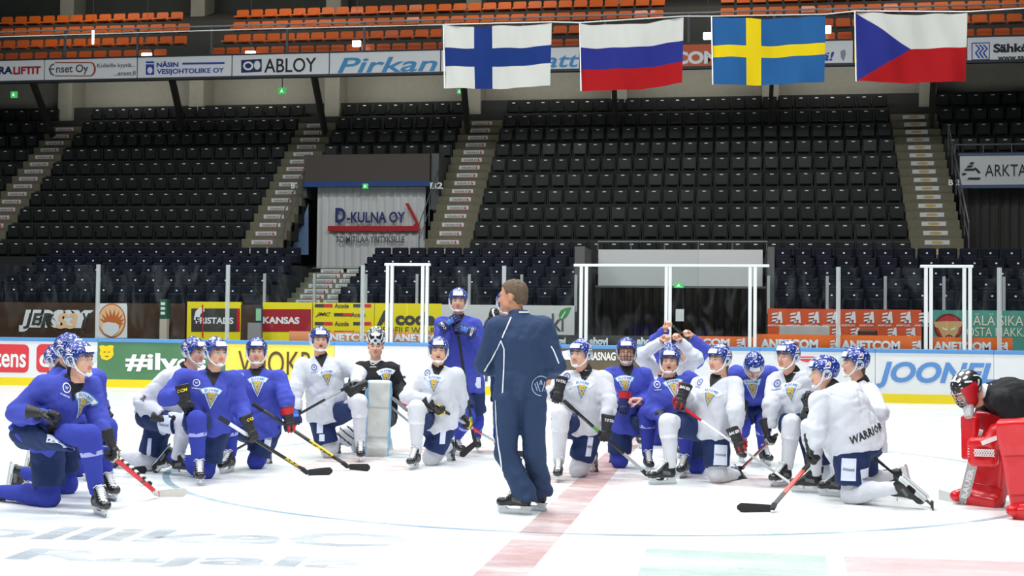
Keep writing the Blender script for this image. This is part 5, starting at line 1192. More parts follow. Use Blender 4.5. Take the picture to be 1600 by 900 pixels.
wallpanel(1453, 1680, M_teal, 2.02, label='teal wall panel with a round pig head emblem and cream lettering', parts=pig+[ptext('ÄLÄ SIKAILE', 1520, 490, 1622, 509, YA, 3, bold=0), ptext('OSTA MAKKARAA', 1510, 512, 1640, 526, YA, 3, bold=0)], pm=[M_maroon, mat('red_ring_print', srgb(190, 60, 60), .5), M_pig, M_cream])
b = MB(); b.box((pxx(1218, 31.2), 31.2, 0), (pxx(1297, 31.2), 31.26, 1.62), 0, .01); tag(b.build('bench', mat('pale_bench_back', (.5, .49, .46), .5, var=.2, vscale=4)), 'pale bench back in front of the orange wall', 'bench')
b = MB(); b.box((pxx(1340, 31.2), 31.1, 0), (pxx(1371, 31.2), 31.2, 1.55), 0, .06); tag(b.build('chair', mat('brown_chair_back', srgb(84, 42, 26), .5)), 'brown rounded chair back in front of the orange wall', 'chair')
b = MB(); b.box((pxx(388, 31.6), 31.6, 0), (pxx(408, 31.6), 31.7, 1.55)); tag(b.build('grey_box', mat('grey_box', (.3, .3, .3), .5)), 'grey box on the bench between the yellow signs', 'box')
b = MB(); b.box((pxx(400, 31.9), 31.9, 0), (pxx(410, 31.9), 31.98, 1.95), 0); b.box((pxx(401, 31.9), 31.88, 1.6), (pxx(409, 31.9), 31.9, 1.9), 1); tag(b.build('marker_post', [mat('navy_post', (.03, .05, .14), .5), mat('green_white_sleeve', (.3, .6, .35), .5)]), 'navy post with pale green sleeve left of the deep red sign', 'post')
rear = tag(empty('bench_glass', (0, YA, 2)), 'low glass screen on the advert wall with short steel posts', 'glass screen')
for x0, x1 in ((pxx(-100, YA), pxx(411, YA)), (pxx(411, YA), pxx(650, YA)), (pxx(650, YA), pxx(898, YA)), (pxx(1200, YA), pxx(1440, YA)), (pxx(1440, YA), 12)):
    b = MB(); b.box((x0, YA+.10, 2.02), (x1, YA+.11, 2.76)); b.build('glass_pane', M_glass, rear)
for p in (411, 489, 570, 650, 732, 814, 899, 1201, 1293, 1384, 1476, 1570):
    b = MB(); xx = pxx(p, YA); b.box((xx-.035, YA+.085, 1.9), (xx+.035, YA+.14, 2.80), 0, .006); b.build('post', M_postg, rear)

b = MB(); b.quad((-34, 29.26, .001), (14, 29.26, .001), (14, 46, .001), (-34, 46, .001)); tag(b.build('floor_bench', mat('rubber_floor', (.03, .03, .032), .8), fix=False), 'black rubber floor behind the boards', kind='structure')
# unseen area lights added under the balcony to brighten the back wall
for k in range(6): area('added_wall_light', (-22+5.1*k, 43.9, 10.55), 3.6, .2, 32, 2.6, rot=(math.radians(62), 0, 0), color=(1, .98, .93))

for k in range(5): area('added_balcony_light', (-22+7*k, 40.5, 15.0), 3.5, .3, 120, 2.4, rot=(math.radians(25), 0, 0), color=(1, .97, .9))  # unseen area lights added over the balcony to brighten the orange seats

# ---- terraces
M_conc = mat('stair_concrete', srgb(112, 108, 88), .85, var=.25, vscale=5); M_tier = mat('dark_terrace', (.022, .024, .022), .8); M_tier2 = mat('navy_black_terrace', (.010, .011, .016), .8)  # lower terrace in one even near-black navy
YG = lambda i: 39+.69*i
ZG = lambda i: 3.98+.585*i-.42
YN = lambda i: 36.2-.8*i
ZN = lambda i: 3.57-.30*i-.40
A = dict(a1=(-24.5, -23.28), a2=(-15.15, -13.82), a3=(-9.33, -7.92), a4=(4.82, 6.28))
b = MB()
for i in range(11):
    for x0, x1, r0 in ((-34, A['a2'][1], 0), (A['a2'][1], A['a3'][0], 6), (A['a3'][0], A['a4'][1], 0), (A['a4'][1], 14, 6)):
        if i >= r0: b.box((x0, YG(i)-.32, ZG(i)-.585 if i > r0 else 2.6), (x1, YG(i)+.38, ZG(i)))
    if i == 10: pass
tag(b.build('floor_upper_terrace', M_tier), 'dark stepped upper terrace of the grandstand', kind='structure')
b = MB()
for i in range(5):
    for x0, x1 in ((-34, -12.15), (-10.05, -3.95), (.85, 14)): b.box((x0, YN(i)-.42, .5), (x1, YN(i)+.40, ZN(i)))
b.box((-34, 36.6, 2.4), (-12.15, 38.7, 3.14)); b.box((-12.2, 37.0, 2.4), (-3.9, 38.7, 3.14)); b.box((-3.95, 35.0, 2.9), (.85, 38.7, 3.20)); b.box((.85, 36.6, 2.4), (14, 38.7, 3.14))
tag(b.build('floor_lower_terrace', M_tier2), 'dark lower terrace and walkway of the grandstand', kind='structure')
b = MB(); b.box((-34, 46.4, 0), (14, 46.6, 11.2)); tag(b.build('wall_back', mat('painted_block_wall', srgb(150, 147, 134), .8, var=.1, vscale=6)), 'pale painted block wall behind the top of the terrace', kind='structure')
b = MB(); b.box((-34, 46.3, 11.2), (14, 46.6, 16)); tag(b.build('wall_upper', mat('dark_green_grey_wall', srgb(62, 66, 60), .8, var=.2, vscale=2)), 'dark grey wall behind the orange seats', kind='structure')
M_col = mat('pale_concrete_column', srgb(160, 157, 142), .8, var=.1, vscale=6)
for k in range(7):
    x0 = -24.69+5.09*k; b = MB(); b.box((x0, 45.4, 6.5), (x0+.54, 46.35, 15)); tag(b.build('column_%d' % (k+1), M_col), 'pale square concrete column against the back wall', kind='structure')
# stairs: each step a part with a white printed plate
M_plate = mat('white_step_plate', (.68, .68, .68), .5); M_oval = mat('ochre_oval_print', srgb(196, 164, 92), .5)
plates = {}
def plate_mesh(kind):
    if kind in plates: return plates[kind]
    q = MB(); q.box((-.34, -.006, -.062), (.34, .0, .062), 0)
    if kind == 'word':
        put_text(q, 'D-KULNA OY', (-.03, -.009, .0), .44, .055, 0, 1, .03); q.add([(.2, -.009, -.045), (.28, -.009, -.045), (.235, -.009, .045), (.222, -.009, .045)], [(0, 1, 2, 3)], 2); q.box((-.26, -.009, -.046), (.2, -.0085, -.036), 2)
    else: q.add([(.17*math.cos(a), -.009, .042*math.sin(a)) for a in np.linspace(0, 2*math.pi, 15)[:-1]], [tuple(range(14))], 3)
    plates[kind] = q.mesh('step_plate', [M_plate, M_txd, M_red, M_oval]); return plates[kind]
def stair(key, label, x0, x1, n0, n1, plate, pw=0, yz=None, two=False):
    root = tag(empty('aisle_stairs', (x0, 38.6, 3)), label, 'stairs')
    me = None
    for k in range(n0, n1):
        if yz: y, z = yz(k)
        else: y = YG(0)-.42+.345*k; z = ZG(0)+.2925*k
        q = MB(); q.box((0, 0, -.30), (x1-x0, .40, 0), 0, .012)
        if me is None: q.build('x', M_conc); me = bpy.data.objects['x'].data; bpy.data.objects.remove(bpy.data.objects['x'])
        so = bpy.data.objects.new('step', me); COL.objects.link(so); so.parent = root; so.location = (0, y-38.6, z-3)
        for cxx in ((.5*(x1-x0)-.42, .5*(x1-x0)+.36) if two else ((x1-x0)/2+pw,)):
            po = bpy.data.objects.new('step_plate', plate_mesh(plate)); COL.objects.link(po); po.parent = so; po.location = (cxx, -.004, -.10)
    return root
stair('a1', 'aisle stairs at the far end beneath the second slanted strut, white plates on the risers', *A['a1'], 0, 18, 'word')
stair('a2', 'aisle stairs running up on the near side of the curtained entrance with balustrade', *A['a2'], 0, 18, 'word')
stair('a3', 'aisle stairs between the curtained entrance and the widest block of charcoal seats', *A['a3'], 0, 18, 'word')
stair('a4', 'aisle stairs with ochre oval plates beside the white sign with black lettering', *A['a4'], 0, 18, 'oval')
stair('low', 'lower flight of stairs between navy seats below the curtained entrance', -12.12, -10.08, 0, 11, 'word', yz=lambda k: (37.0-.36*k, 3.16-.155*k), two=True)
# rails beside the curtained entrance
def railing(label, pts, hgt, posts, parent=None):
    b = MB(); up3 = V3(0, 0, hgt); pts = [V3(*p) for p in pts]; b.tube([p+up3 for p in pts], .022); b.tube([p+up3*.5 for p in pts], .014)
    for k in range(posts):
        t = k/(posts-1); p = pts[0]+(pts[-1]-pts[0])*t; b.tube([p, p+up3], .018)
    return tag(b.build('stair_railing', M_rail), label, 'railing')
M_rail = mat('grey_rail', (.12, .125, .13), .45)
railing('grey tube railing on the stairs at the near side of the curtained entrance', [(-13.80, 38.7, 3.6), (-13.80, 41.9, 6.1)], .95, 6)
railing('grey tube railing on the stairs at the far side of the curtained entrance', [(-9.38, 38.7, 3.6), (-9.38, 41.9, 6.1)], .95, 6)
railing('grey tube railing beside the stairs with ochre oval plates', [(6.32, 38.7, 3.6), (6.32, 42.4, 6.9)], .95, 6)

# ---- curtained entrances
e1 = tag(empty('entrance_canopy', (-11.7, 41, 6)), 'grey brown balustrade with blue edge above the lettered curtain', 'balustrade')
b = MB(); b.box((-13.72, 40.98, 6.10), (-9.62, 41.08, 6.96)); b.build('board', mat('grey_brown_board', srgb(78, 70, 64), .7, bump=.3), e1)
b = MB(); b.box((-13.78, 40.95, 5.93), (-9.58, 41.1, 6.10)); b.build('blue_edge', mat('blue_edge', srgb(28, 66, 130), .5), e1)
for c0, c1 in (((-9.60, 41.12, 5.2), (-9.36, 42.7, 6.98)), ((-13.80, 41.12, 5.6), (-13.70, 42.7, 6.98))):
    b = MB(); b.box(c0, c1); b.build('side_panel', mat('grey_side_panel', srgb(88, 92, 92), .6), e1)
M_cur = mat('white_curtain', srgb(206, 208, 206), .7, bump=.3, bscale=4)
b = MB(); n = 90; V = []
for k in range(n+1):
    x = -13.4+3.58*k/n; y = 41.35+.035*math.sin(k*.95)+.02*math.sin(k*2.3)
    V += [(x, y, 3.2), (x, y, 5.95)]
b.add(V, [(2*k, 2*k+2, 2*k+3, 2*k+1) for k in range(n)]); cur = tag(b.build('curtain', M_cur, None, True, fix=False), 'white lettered curtain closing the entrance under the grey brown balustrade', 'curtain')
q = MB(); YC = 41.2
for f_ in (ptext('D', 524, 325, 540, 348, YC, 0, bold=.04), ptext('-KULNA OY', 542, 331, 633, 348, YC, 0, bold=.03), ptext('TOIMITILAA YRITYKSILLE', 524, 369, 632, 379, YC, 2, bold=.02), ppoly([(512, 353), (645, 353), (649, 348), (633, 318), (638, 317), (651, 342), (658, 361), (512, 361)], YC, 1, .0)): f_(q)
q.build('curtain_print', [M_crbd if False else mat('navy_print', srgb(34, 40, 110), .6), mat('red_stick_print', srgb(176, 24, 30), .6), M_txd], cur, fix=False)
b = MB(); b.add([at(x, y, 41.3)-V3(0, 0, 0) for x, y in ((482, 398), (482, 318), (452, 398))], [(0, 1, 2)]); tag(b.build('draped_sheet', mat('pale_blue_sheet', srgb(120, 150, 190), .7, var=.4, vscale=9, stretch=(1, 1, 6)), fix=False), 'pale blue striped sheet hanging beside the lettered curtain', 'sheet')
def exit_sign(px, py, Y, label, wpx=9, hpx=9, hang=True):
    c = at(px, py, Y); s = wpx*Y/CF/2; h_ = hpx*Y/CF/2; o = tag(empty('exit_sign', c), label, 'exit sign')
    b = MB(); b.box((c[0]-s, Y-.03, c[2]-h_), (c[0]+s, Y+.03, c[2]+h_), 0, .01); b.build('lit_box', mat('green_exit_light', srgb(60, 170, 90), .5, emit=1.0), o)
    b = MB(); b.add([(c[0]-s*.5, Y-.034, c[2]-h_*.6), (c[0], Y-.034, c[2]+h_*.7), (c[0]+s*.1, Y-.034, c[2]-h_*.1), (c[0]+s*.5, Y-.034, c[2]-h_*.7), (c[0]-s*.1, Y-.034, c[2]-h_*.2)], [(0, 1, 2), (2, 3, 4)]); b.build('running_figure', mat('pale_exit_light', (.8, 1, .8), .5, emit=1.2), o, fix=False)
    if hang: b = MB(); b.tube([(c[0], Y, c[2]+h_), (c[0], Y, c[2]+h_+.42)], .015); b.build('rod', M_rail, o)
exit_sign(571, 291, 40.9, 'green exit sign above the lettered curtain', 9, 8, False)
exit_sign(22, 148, 42.5, 'green lit exit sign hanging under the balcony at the far end', 12, 11); exit_sign(441, 142, 42.5, 'green lit exit sign hanging under the balcony before the third column', 13, 11); exit_sign(718, 143, 42.5, 'green lit exit sign half hidden below the blue cross flag', 8, 8)
exit_sign(1061, 446, 33.8, 'green exit sign at the mouth of the lower tunnel', 15, 8, False)
def section_no(s, px, py, Y, wpx, hpx, label):
    q = MB(); ptext(s, px-wpx/2, py-hpx/2, px+wpx/2, py+hpx/2, Y, 0, 0, bold=.03)(q); tag(q.build('section_number', M_txw, fix=False), label, 'section number')
section_no('B2', 682, 290, 40.9, 20, 10, 'white section number beside the lettered curtain'); section_no('B3', 460, 290, 40.9, 10, 9, 'white section number at the near edge of the lettered curtain'); section_no('B 2', 1491, 285, 40.9, 18, 9, 'white section number below the white framed sign')
# white framed sign entrance at the other end
e2 = tag(empty('hanging_sign', (7.5, 41, 6)), 'white sign with black triangle emblem and thin capitals above the dark curtain', 'sign')
b = MB(); b.box((6.44, 41.0, 5.86), (13, 41.06, 6.72)); b.build('panel', mat('sign_white', (.62, .63, .63), .5), e2)
b = MB(); b.box((6.40, 40.98, 6.72), (13, 41.1, 6.80)); b.box((6.40, 40.98, 5.76), (13, 41.1, 5.86)); b.build('frame', mat('blue_grey_frame', srgb(70, 92, 124), .5), e2)
Y2 = 40.98; q = MB(); ptext('ARKTA', 1539, 257, 1604, 275, Y2, 0, bold=-.005)(q)
for (x0, x1, y) in ((1515, 1521, 255), (1511, 1519, 260), (1507, 1523, 265), (1503, 1509, 272), (1512, 1531, 279)): ppoly([(x0+1.5, y-1.6), (x1+1.5, y-1.6), (x1-1, y+1.6), (x0-1, y+1.6)], Y2, 0)(q)
ppoly([(1521, 262), (1525, 262), (1532, 269), (1529, 271)], Y2, 0)(q); q.build('print', M_ink, e2, fix=False)
def curtain(x0, x1, Y, z0, z1, m_, label, amp=.05):
    b = MB(); n = int((x1-x0)/.04); V = []
    for k in range(n+1):
        x = x0+(x1-x0)*k/n; y = Y+amp*math.sin(k*.9)+amp*.6*math.sin(k*2.1+1); V += [(x, y, z0), (x, y, z1)]
    b.add(V, [(2*k, 2*k+2, 2*k+3, 2*k+1) for k in range(n)]); return tag(b.build('curtain', m_, None, True, fix=False), label, 'curtain')
curtain(6.55, 12, 41.6, 3.0, 5.9, mat('dark_curtain', srgb(58, 58, 54), .8), 'dark grey curtain under the white sign with triangle emblem')
b = MB()
for z in (6.86,): pass
b.tube([(6.3, 41.0, 7.05), (13, 41.0, 7.05)], .025)
for k in range(9): b.tube([(6.3+.8*k, 41, 6.81), (6.3+.8*k, 41, 7.05)], .018)
tag(b.build('guard_rail', M_rail), 'grey guard rail above the white sign with triangle emblem', 'railing')
# lower tunnel with white panel
e3 = tag(empty('tunnel_panel', (-1.5, 34, 3)), 'blank white panel over the dark tunnel behind the middle glass gate', 'panel')
b = MB(); b.box((-3.53, 34.0, 2.60), (-1.0, 34.06, 3.52)); b.build('panel', mat('panel_white', (.50, .51, .50), .55), e3); b = MB(); b.box((-.995, 34.0, 2.60), (.60, 34.06, 3.52)); b.build('panel', mat('panel_white2', (.54, .54, .53), .55), e3)
b = MB(); b.box((-3.60, 33.98, 2.55), (.70, 34.1, 2.60)); b.tube([(-3.55, 34.05, 3.72), (.72, 34.05, 3.72)], .025)
for k in range(6): b.tube([(-3.55+.85*k, 34.05, 3.5), (-3.55+.85*k, 34.05, 3.72)], .015)
b.build('grey_frame', M_rail, e3)
b = MB(); b.box((-3.95, 32.45, 0), (-3.70, 36.5, 3.5)); b.box((.70, 32.45, 0), (.85, 36.5, 3.5)); tag(b.build('wall_tunnel', mat('tunnel_side_grey', srgb(84, 84, 82), .7)), 'grey side walls of the lower tunnel', kind='structure')
M_tun = mat('mottled_dark_drape', srgb(44, 38, 34), .6, var=.8, vscale=3, stretch=(3, 1, .5))
curtain(-3.70, .72, 35.2, .9, 2.75, M_tun, 'dark mottled drape inside the lower tunnel', .08)
b = MB(); b.box((pxx(1056, 33), 33, 1.70), (pxx(1069, 33), 33.02, 2.0)); tag(b.build('paper_notice', M_txw), 'white paper notice hanging in the lower tunnel', 'notice')

# ---- seats
def plastic(name, col, rough): return mat(name, col, rough, spec=.5, coat=.25)
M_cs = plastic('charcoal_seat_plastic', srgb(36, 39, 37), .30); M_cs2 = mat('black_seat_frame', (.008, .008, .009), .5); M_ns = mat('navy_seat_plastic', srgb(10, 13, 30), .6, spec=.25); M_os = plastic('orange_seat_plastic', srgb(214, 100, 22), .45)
M_np = mat('seat_number_plate', (.88, .89, .88), .4)
def charcoal_seat():
    b = MB(); b.box((-.235, .04, -.30), (.235, .10, .175), 1, .02)
    P = [(-.175, -.20), (.175, -.20), (.192, .12), (.175, .145), (-.175, .145), (-.192, .12)]
    b.prism(P, -.035, .045, 0); b.box((-.17, -.10, -.235), (.17, .045, -.205), 0, .01); b.box((-.247, -.02, -.40), (-.225, .06, -.06), 1); return b.mesh('stadium_seat', [M_cs, M_cs2])
def plate(w_, h_, z, y, m_):
    b = MB(); b.box((-w_/2, y-.004, z-h_/2), (w_/2, y, z+h_/2)); return b.mesh('number_plate', m_)
ME_cseat = charcoal_seat(); ME_cpl = plate(.105, .028, .09, -.036, M_np)
b = MB(); b.box((-.235, .05, -.34), (.235, .11, .15), 0, .03); b.box((-.20, -.12, -.33), (.20, .05, -.05), 0, .04); b.box((-.248, -.1, -.40), (-.236, .08, -.04), 0); ME_nseat = b.mesh('stadium_seat', [M_ns])
ME_npl = plate(.045, .038, .02, .048, mat('round_number_tag', (.92, .93, .95), .4))
b = MB(); b.prism([(-.205, -.14), (.205, -.14), (.225, .06), (.19, .13), (-.19, .13), (-.225, .06)], .03, .07, 0); b.prism([(-.21, -.19), (.21, -.19), (.205, -.14), (-.205, -.14)], -.28, .05, 0); b.box((-.02, -.1, -.36), (.02, .06, -.17), 1); ME_oseat = b.mesh('stadium_seat', [M_os, M_rail])
rngs = random.Random(3)
ORD = ['first', 'second', 'third', 'fourth', 'fifth', 'sixth', 'seventh', 'eighth', 'ninth', 'tenth', 'eleventh', 'twelfth', 'thirteenth', 'fourteenth', 'fifteenth', 'sixteenth', 'seventeenth', 'eighteenth', 'nineteenth', 'twentieth', 'twenty-first', 'twenty-second', 'twenty-third', 'twenty-fourth', 'twenty-fifth', 'twenty-sixth', 'twenty-seventh', 'twenty-eighth', 'twenty-ninth', 'thirtieth', 'thirty-first', 'thirty-second', 'thirty-third', 'thirty-fourth', 'thirty-fifth', 'thirty-sixth', 'thirty-seventh', 'thirty-eighth', 'thirty-ninth', 'fortieth']
def seat(me, pl, p, label, cat, group):
    o = bpy.data.objects.new(cat.replace(' ', '_'), me); COL.objects.link(o); o.location = p; tag(o, label, cat, group); o.rotation_euler = (math.radians(rngs.uniform(-2.5, 2.5)), 0, math.radians(rngs.uniform(-1, 1)))
    if pl: c = bpy.data.objects.new('number_plate', pl); COL.objects.link(c); c.parent = o
cand = []
for i in range(10):
    for bl, x0, x1, r0, ref in (('end block', -27.5, A['a1'][0], 0, 'counted from its aisle'), ('block', A['a1'][1], A['a2'][0], 0, ''), ('short block', A['a2'][1], A['a3'][0], 6, ''), ('wide block', A['a3'][1], A['a4'][0], 0, ''), ('corner block', A['a4'][1], 11, 6, '')):
        if i < r0: continue
        n = int((x1-x0)/.508); st = (x1-x0)/n; rev = bl in ('end block', 'block')
        for k in range(n):
            x = x0+st*(k+.5); px_, py_ = proj((x, YG(i), ZG(i)+.42))
            if not (-14 < px_ < 1614): continue
            nm = {'end block': 'farthest block, counted from its aisle', 'block': 'block beside the curtained entrance', 'short block': 'short block above the curtained entrance', 'wide block': 'widest block', 'corner block': 'block above the white sign'}[bl]
            cand.append((YG(i), x, (x, YG(i), ZG(i)+.32), 'charcoal seat, %s along %s row of the %s' % (ORD[n-1-k if rev else k], ORD[i], nm)))
cand.sort(key=lambda t: (t[0], abs(t[1]+1)))
for _, _, p, lb in cand[:300]: seat(ME_cseat, ME_cpl, p, lb, 'charcoal seat', 'charcoal seats of the upper terrace')
def joined(me, pls, name, mats, label, cat):
    V = []; F = []; I = []; n = 0
    for m_, off in ((me, 0), (pls, len(me.materials))):
        v = np.array([t.co[:] for t in m_.vertices]); fs = [tuple(f.vertices) for f in m_.polygons]; mi = [f.material_index+off for f in m_.polygons]
        for p in mats[1]:
            V.append(v+np.array(p)); F += [tuple(a+n for a in f) for f in fs]; I += mi; n += len(v)
    tag(link(name, mk(name, np.concatenate(V), F, mats[0], I)), label, cat, kind='stuff')
joined(ME_cseat, ME_cpl, 'distant_seats', (list(ME_cseat.materials)+[M_np], [c[2] for c in cand[300:]]), 'remaining charcoal seats in the shadowed upper rows', 'charcoal seat')
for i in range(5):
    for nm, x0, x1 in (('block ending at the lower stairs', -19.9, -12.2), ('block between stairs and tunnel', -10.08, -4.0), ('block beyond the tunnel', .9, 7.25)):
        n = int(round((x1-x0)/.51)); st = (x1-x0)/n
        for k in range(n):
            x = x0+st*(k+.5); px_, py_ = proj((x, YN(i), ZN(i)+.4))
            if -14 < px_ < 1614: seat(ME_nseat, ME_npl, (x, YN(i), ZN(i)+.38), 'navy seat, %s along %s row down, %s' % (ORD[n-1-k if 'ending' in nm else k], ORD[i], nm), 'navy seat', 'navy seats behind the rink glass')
ZO = lambda i: 10.48+.61*i
YO = lambda i: 41.5+.8*i
for i in range(4):
    for nm, x0, x1 in (('balcony block at the far end', -26.2, (-18.7, -18.35, -18.6, -19.2)[i]), ('middle balcony block', (-17.2, -17.1, -17.1, -17.3)[i], -2.4), ('balcony block above yellow cross flag', -.65, 9.5)):
        n = int((x1-x0)/.505); st = (x1-x0)/n
        for k in range(n):
            x = x0+st*(k+.5); px_, py_ = proj((x, YO(i), ZO(i)))
            if -12 < px_ < 1612 and py_ > -12: seat(ME_oseat, None, (x, YO(i), ZO(i)), 'orange seat, %s along %s row of the %s' % (ORD[n-1-k if 'far end' in nm else k], ORD[i], nm), 'orange seat', 'orange seats on the balcony')

# ---- balcony
b = MB(); b.prism([(40.15, 9.42), (46.4, 12.3), (46.4, 13.0), (44.3, 12.2), (44.3, 12.0), (43.5, 12.0), (43.5, 11.4), (42.7, 11.4), (42.7, 10.8), (41.9, 10.8), (41.9, 10.15), (40.15, 10.1)], -34, 14, 0, axes=(1, 2, 0))
tag(b.build('floor_balcony', mat('balcony_concrete', (.05, .045, .038), .85)), 'stepped balcony slab carrying the orange seats', kind='structure')
fr = tag(empty('balcony_front', (0, 40, 9.7)), 'balcony front edge strip framing the advert boards', kind='structure')
b = MB(); b.box((-34, 39.98, 9.28), (14, 40.15, 9.36)); b.box((-34, 39.98, 10.02), (14, 40.15, 10.07)); b.build('edge_strip', mat('dark_edge', (.03, .035, .04), .5), fr)
M_bw = mat('banner_white', (.84, .85, .87), .45); YBN = 40.0
def zt(px): return 10.02
def banner(x0, x1, m_, parts, pm, label):
    o = tag(empty('advert_board', (pxx(x0, YBN, 100), YBN, 9.7)), label, 'advert board'); b = MB(); b.box((pxx(x0, YBN, 100)+.01, YBN, 9.36), (pxx(x1, YBN, 100)-.01, YBN+.08, 10.02)); b.build('panel', m_, o)
    if parts:
        q = MB()
        for f_ in parts: f_(q)
        q.build('lettering', pm, o, fix=False)
M_nv = mat('navy_ink', srgb(24, 34, 92), .5); M_bl = mat('blue_ink', srgb(40, 70, 170), .5); M_sk = mat('sky_ink', srgb(70, 150, 206), .5); M_rd = mat('red_ink', srgb(178, 28, 34), .5)
banner(-200, -60, M_bw, [], None, 'blank end advert board of the balcony')
banner(-60, 69, M_bw, [ptext('RA', -2, 104, 20, 116, YBN, 0, bold=.04), ptext('LIFTIT', 21, 104, 64, 116, YBN, 1, bold=.04)], [M_nv, M_rd], 'balcony advert board with navy and red capitals')
oval = [(86, 97), (142, 97)]+[(142+8*math.sin(a), 108-11*math.cos(a)) for a in np.linspace(.2, math.pi-.2, 7)]+[(142, 119.5), (86, 119.5), (86, 118), (141, 118)]+[(141+6*math.sin(a), 108-9.5*math.cos(a)) for a in np.linspace(math.pi-.2, .2, 7)]+[(141, 98.6), (86, 98.6)]
banner(70, 214, M_bw, [ptext('nset Oy', 88, 101, 138, 117, YBN, 0, bold=.015), ppoly([(85, 99), (80, 101), (76, 108), (79, 116), (85, 119), (85, 117), (81, 114), (79, 109), (85, 109), (85, 107), (79, 107), (81, 103), (85, 101)], YBN, 0), ppoly(oval, YBN, 1), ptext('Kolleille kyytiä...', 152, 99, 211, 107, YBN, 0, bold=.01), ptext('...enset.fi', 178, 111, 212, 118, YBN, 0, bold=.01)], [M_txd, mat('rust_ink', srgb(160, 66, 36), .5)], 'balcony advert board with rust coloured oval outline round black lettering')
banner(215, 362, M_bw, [ptext('NÄSIN', 245, 96, 279, 105, YBN, 0, bold=.04), ptext('VESIJOHTOLIIKE OY', 245, 107, 350, 117, YBN, 0, bold=.03), ppoly([(285, 98), (351, 97), (351, 100), (285, 101)], YBN, 0), ppoly([(228, 96), (241, 96), (241, 117), (228, 117)], YBN, 0), ppoly([(228, 99), (241, 99), (241, 100.5), (228, 100.5)], YBN, 1, .012), disc(234.5, 110, 4, 5, YBN, 1, .012)], [M_bl, M_bw], 'balcony advert board with blue lettering in two lines and blue water drop emblem')
banner(363, 514, M_bw, [ptext('ABLOY', 413, 91, 494, 113, YBN, 0, bold=.01), ppoly([(377, 94), (409, 92), (409, 112), (377, 114)], YBN, 1), disc(388, 103, 8, 7, YBN, 2, .012), disc(388, 103, 5, 4, YBN, 1, .016), disc(402, 102, 5, 7, YBN, 2, .012)], [M_ink, M_nv, M_bw], 'balcony advert board with large black capitals and a navy lock emblem')
banner(515, 688, M_bw, [ptext('Pirkan', 527, 89, 683, 113, YBN, 0, dy=.095 if False else .012, bold=.015, shear=.25)], [M_sk], 'balcony advert board with sky blue slanted lettering')
banner(689, 905, M_bw, [ptext('toimitilatt', 720, 84, 905, 107, YBN, 0, bold=.015, shear=.25)], [M_sk], 'balcony advert board behind the blue cross flag')
banner(906, 1116, mat('banner_orange', srgb(208, 96, 56), .5), [ptext('ANETCOM', 975, 81, 1122, 101, YBN, 0, bold=.05)], [M_txw], 'orange balcony advert board behind the striped flag')
banner(1117, 1333, M_bw, [ptext('teisi tänä!', 1200, 82, 1303, 96, YBN, 0, bold=.03, shear=.2), ppoly([(1313, 80), (1320, 77), (1322, 84), (1318, 96), (1314, 90)], YBN, 1)], [M_bl, mat('grey_ink', (.3, .32, .36), .5)], 'balcony advert board behind the yellow cross flag')
banner(1334, 1510, mat('banner_yellow', srgb(214, 184, 40), .5), [], None, 'yellow balcony advert board behind the flag with blue wedge')
zig = lambda dx: ppoly([(1523+dx, 70), (1526+dx, 70), (1532+dx, 76), (1526+dx, 83), (1532+dx, 91), (1529+dx, 91), (1523+dx, 83), (1529+dx, 76)], YBN, 0)
banner(1511, 1660, M_bw, [ptext('Sähkö', 1552, 68, 1608, 82, YBN, 1, bold=.04), ptext('www.sahko.fi', 1559, 85, 1628, 94, YBN, 1, bold=.03), zig(0), zig(6), zig(12), ppoly([(1518, 67), (1546, 66), (1546, 67.5), (1518, 68.5)], YBN, 0), ppoly([(1518, 93), (1546, 92), (1546, 93.5), (1518, 94.5)], YBN, 0), ppoly([(1518, 67), (1519.5, 67), (1519.5, 94), (1518, 94)], YBN, 0), ppoly([(1545, 67), (1546.5, 67), (1546.5, 94), (1545, 94)], YBN, 0)], [M_bl, M_ink], 'balcony advert board with blue zigzag emblem and black lettering')
rl = tag(empty('balcony_railing', (0, 40.2, 10.5)), 'glazed balcony railing with grey posts above the advert boards', 'railing')
for k in range(14):
    x = pxx(92, 40.2)-2.5+2.52*k; b = MB(); b.box((x-.035, 40.2, 10.05), (x+.035, 40.26, 11.02)); b.build('post', M_rail, rl)
    b = MB(); b.box((x+.04, 40.22, 10.08), (x+2.48, 40.23, 10.98)); b.build('glass_pane', M_visor if False else glassmat('railing_glass', (.9, .93, .93), .05, .05), rl)
b = MB(); b.box((-27, 40.19, 11.0), (12, 40.27, 11.04)); b.build('top_rail', M_postg, rl)
for n_, (a_, c_) in enumerate((((50, 125), (82, 212)), ((268, 122), (286, 202)), ((490, 120), (508, 208)), ((722, 140), (731, 205)), ((958, 140), (962, 195)), ((1207, 130), (1203, 190)), ((1460, 130), (1455, 196)))):
    p = at(*a_, 40.25); q_ = at(*c_, 43.9); p[2] = 9.42; b = MB(); b.bar(p, q_, .12, .2, 0, (0, 1, 0)); tag(b.build('slanted_strut', mat('strut_grey', srgb(72, 72, 66), .6)), '%s slanted grey strut under the balcony, counted from the far end' % ORD[n_], 'strut')
M_glow = mat('reflection_white', (1, 1, .98), .5, emit=6)  # glowing boxes on rods, added in place of reflections in the glass railing
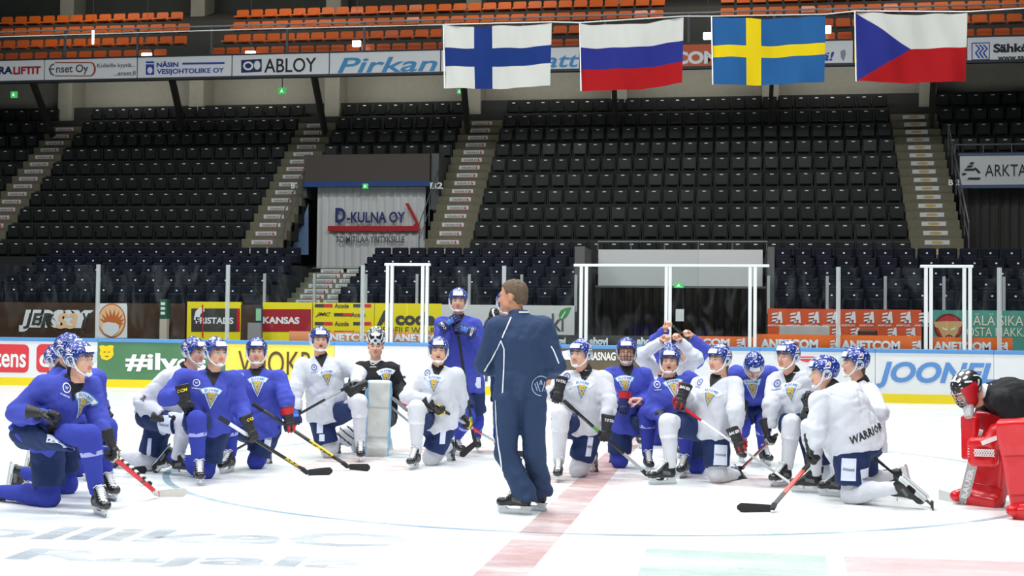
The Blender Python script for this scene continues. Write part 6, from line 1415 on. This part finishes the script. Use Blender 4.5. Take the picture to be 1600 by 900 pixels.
for px, py, w_, h_, lb in ((145, 57, 3, 26, 'thin upright glass reflection stand-in over the balcony in front of orange seats'), (229, 86, 18, 7, 'small white glass reflection stand-in above the board with oval outline'), (391, 84, 17, 9, 'small white glass reflection stand-in above the board with the navy lock'), (557, 68, 14, 10, 'small white glass reflection stand-in above the sky blue slanted lettering'), (1106, 56, 14, 11, 'small white glass reflection stand-in between striped flag and yellow cross flag'), (1294, 46, 9, 12, 'small white glass reflection stand-in beside the yellow cross flag')):
    c = at(px, py, 41.0); s = w_*41/CF/2; z = h_*41/CF/2; o = tag(empty('added_balcony_light', c), lb, 'reflection glow'); b = MB(); b.box((c[0]-s, 40.98, c[2]-z), (c[0]+s, 41.05, c[2]+z), 0, .015); b.build('reflection_standin', M_glow, o)
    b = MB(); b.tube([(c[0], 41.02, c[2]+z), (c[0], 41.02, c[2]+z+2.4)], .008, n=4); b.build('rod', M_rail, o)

# ---- flags on a wire
YF = 25.0
def flag(px0, px1, yt0, yt1, yb0, yb1, color, mats, label, seed, sag=.04):
    a, bq, c, d = at(px0, yt0, YF), at(px1, yt1, YF), at(px0+2, yb0, YF), at(px1-2, yb1, YF); nx, nzv = (60, 34) if seed < 4 else (150, 100); V = []; r = random.Random(seed); ph = [r.uniform(0, 6) for _ in range(4)]
    for j in range(nzv+1):
        for i in range(nx+1):
            u, v = i/nx, j/nzv; p = (a*(1-u)+bq*u)*(1-v)+(c*(1-u)+d*u)*v
            p = p+V3(0, .035*math.sin(u*9+v*2.5+ph[0])*(.4+v)+.022*math.sin(u*23-v*4+ph[1]), -sag*math.sin(math.pi*u)*(1-.3*v)-.012*math.sin(u*12+ph[2])*(1-v)); V.append(p)
    F = []; I = []
    for j in range(nzv):
        for i in range(nx): F.append((j*(nx+1)+i, (j+1)*(nx+1)+i, (j+1)*(nx+1)+i+1, j*(nx+1)+i+1)); I.append(color((i+.5)/nx, (j+.5)/nzv))
    o = tag(link('flag', mk('flag', V, F, mats, I, True)), label, 'flag', 'flags hung over the rink')
    b = MB(); b.tube([a+V3(0, 0, .02)-V3(.015, 0, 0), c-V3(.015, 0, 0)], .012, n=5); b.build('white_hem_cord', M_txw, o)
    return a, bq
def fm(n, c):
    m = mat(n, c, .85, bump=.25, bscale=14, spec=.1); return m
fw_, fb_, fr_, fy_, fB_, fN_ = fm('flag_white', srgb(188, 188, 182)), fm('flag_blue', srgb(26, 48, 106)), fm('flag_red', srgb(150, 22, 26)), fm('flag_yellow', srgb(206, 180, 20)), fm('flag_sea_blue', srgb(36, 84, 134)), fm('flag_royal_blue', srgb(38, 44, 116))
t1 = flag(694, 862, 40, 36, 138, 134, lambda u, v: 1 if (.278 < u < .445 or .36 < v < .64) else 0, [fw_, fb_], 'white flag with navy blue cross', 1)
t2 = flag(907, 1068, 37, 27, 142, 130, lambda u, v: 0 if v < .34 else (1 if v < .67 else 2), [fw_, fN_, fr_], 'flag with white, blue and red horizontal stripes', 2, .07)
t3 = flag(1113, 1290, 27, 24, 132, 128, lambda u, v: 1 if (.30 < u < .44 or .40 < v < .60) else 0, [fB_, fy_], 'blue flag with yellow cross', 3)
t4 = flag(1337, 1511, 19, 20, 127, 127, lambda u, v: 2 if u < .5*(1-abs(2*v-1)) else (0 if v < .5 else 1), [fw_, fr_, fN_], 'white and red flag with blue wedge', 4)
b = MB(); tops = [at(-150, 62, YF)]+[q+V3(0, 0, .02) for t in (t1, t2, t3, t4) for q in t]+[at(1750, 4, YF)]; b.tube(tops[1:-1], .012, n=5); b.tube([tops[-2], tops[-1]], .012, n=5); b.tube([tops[1], at(380, 46, YF), tops[0]], .010, n=5); tag(b.build('flag_wire', M_postg), 'thin wire from which the four flags hang', 'wire')
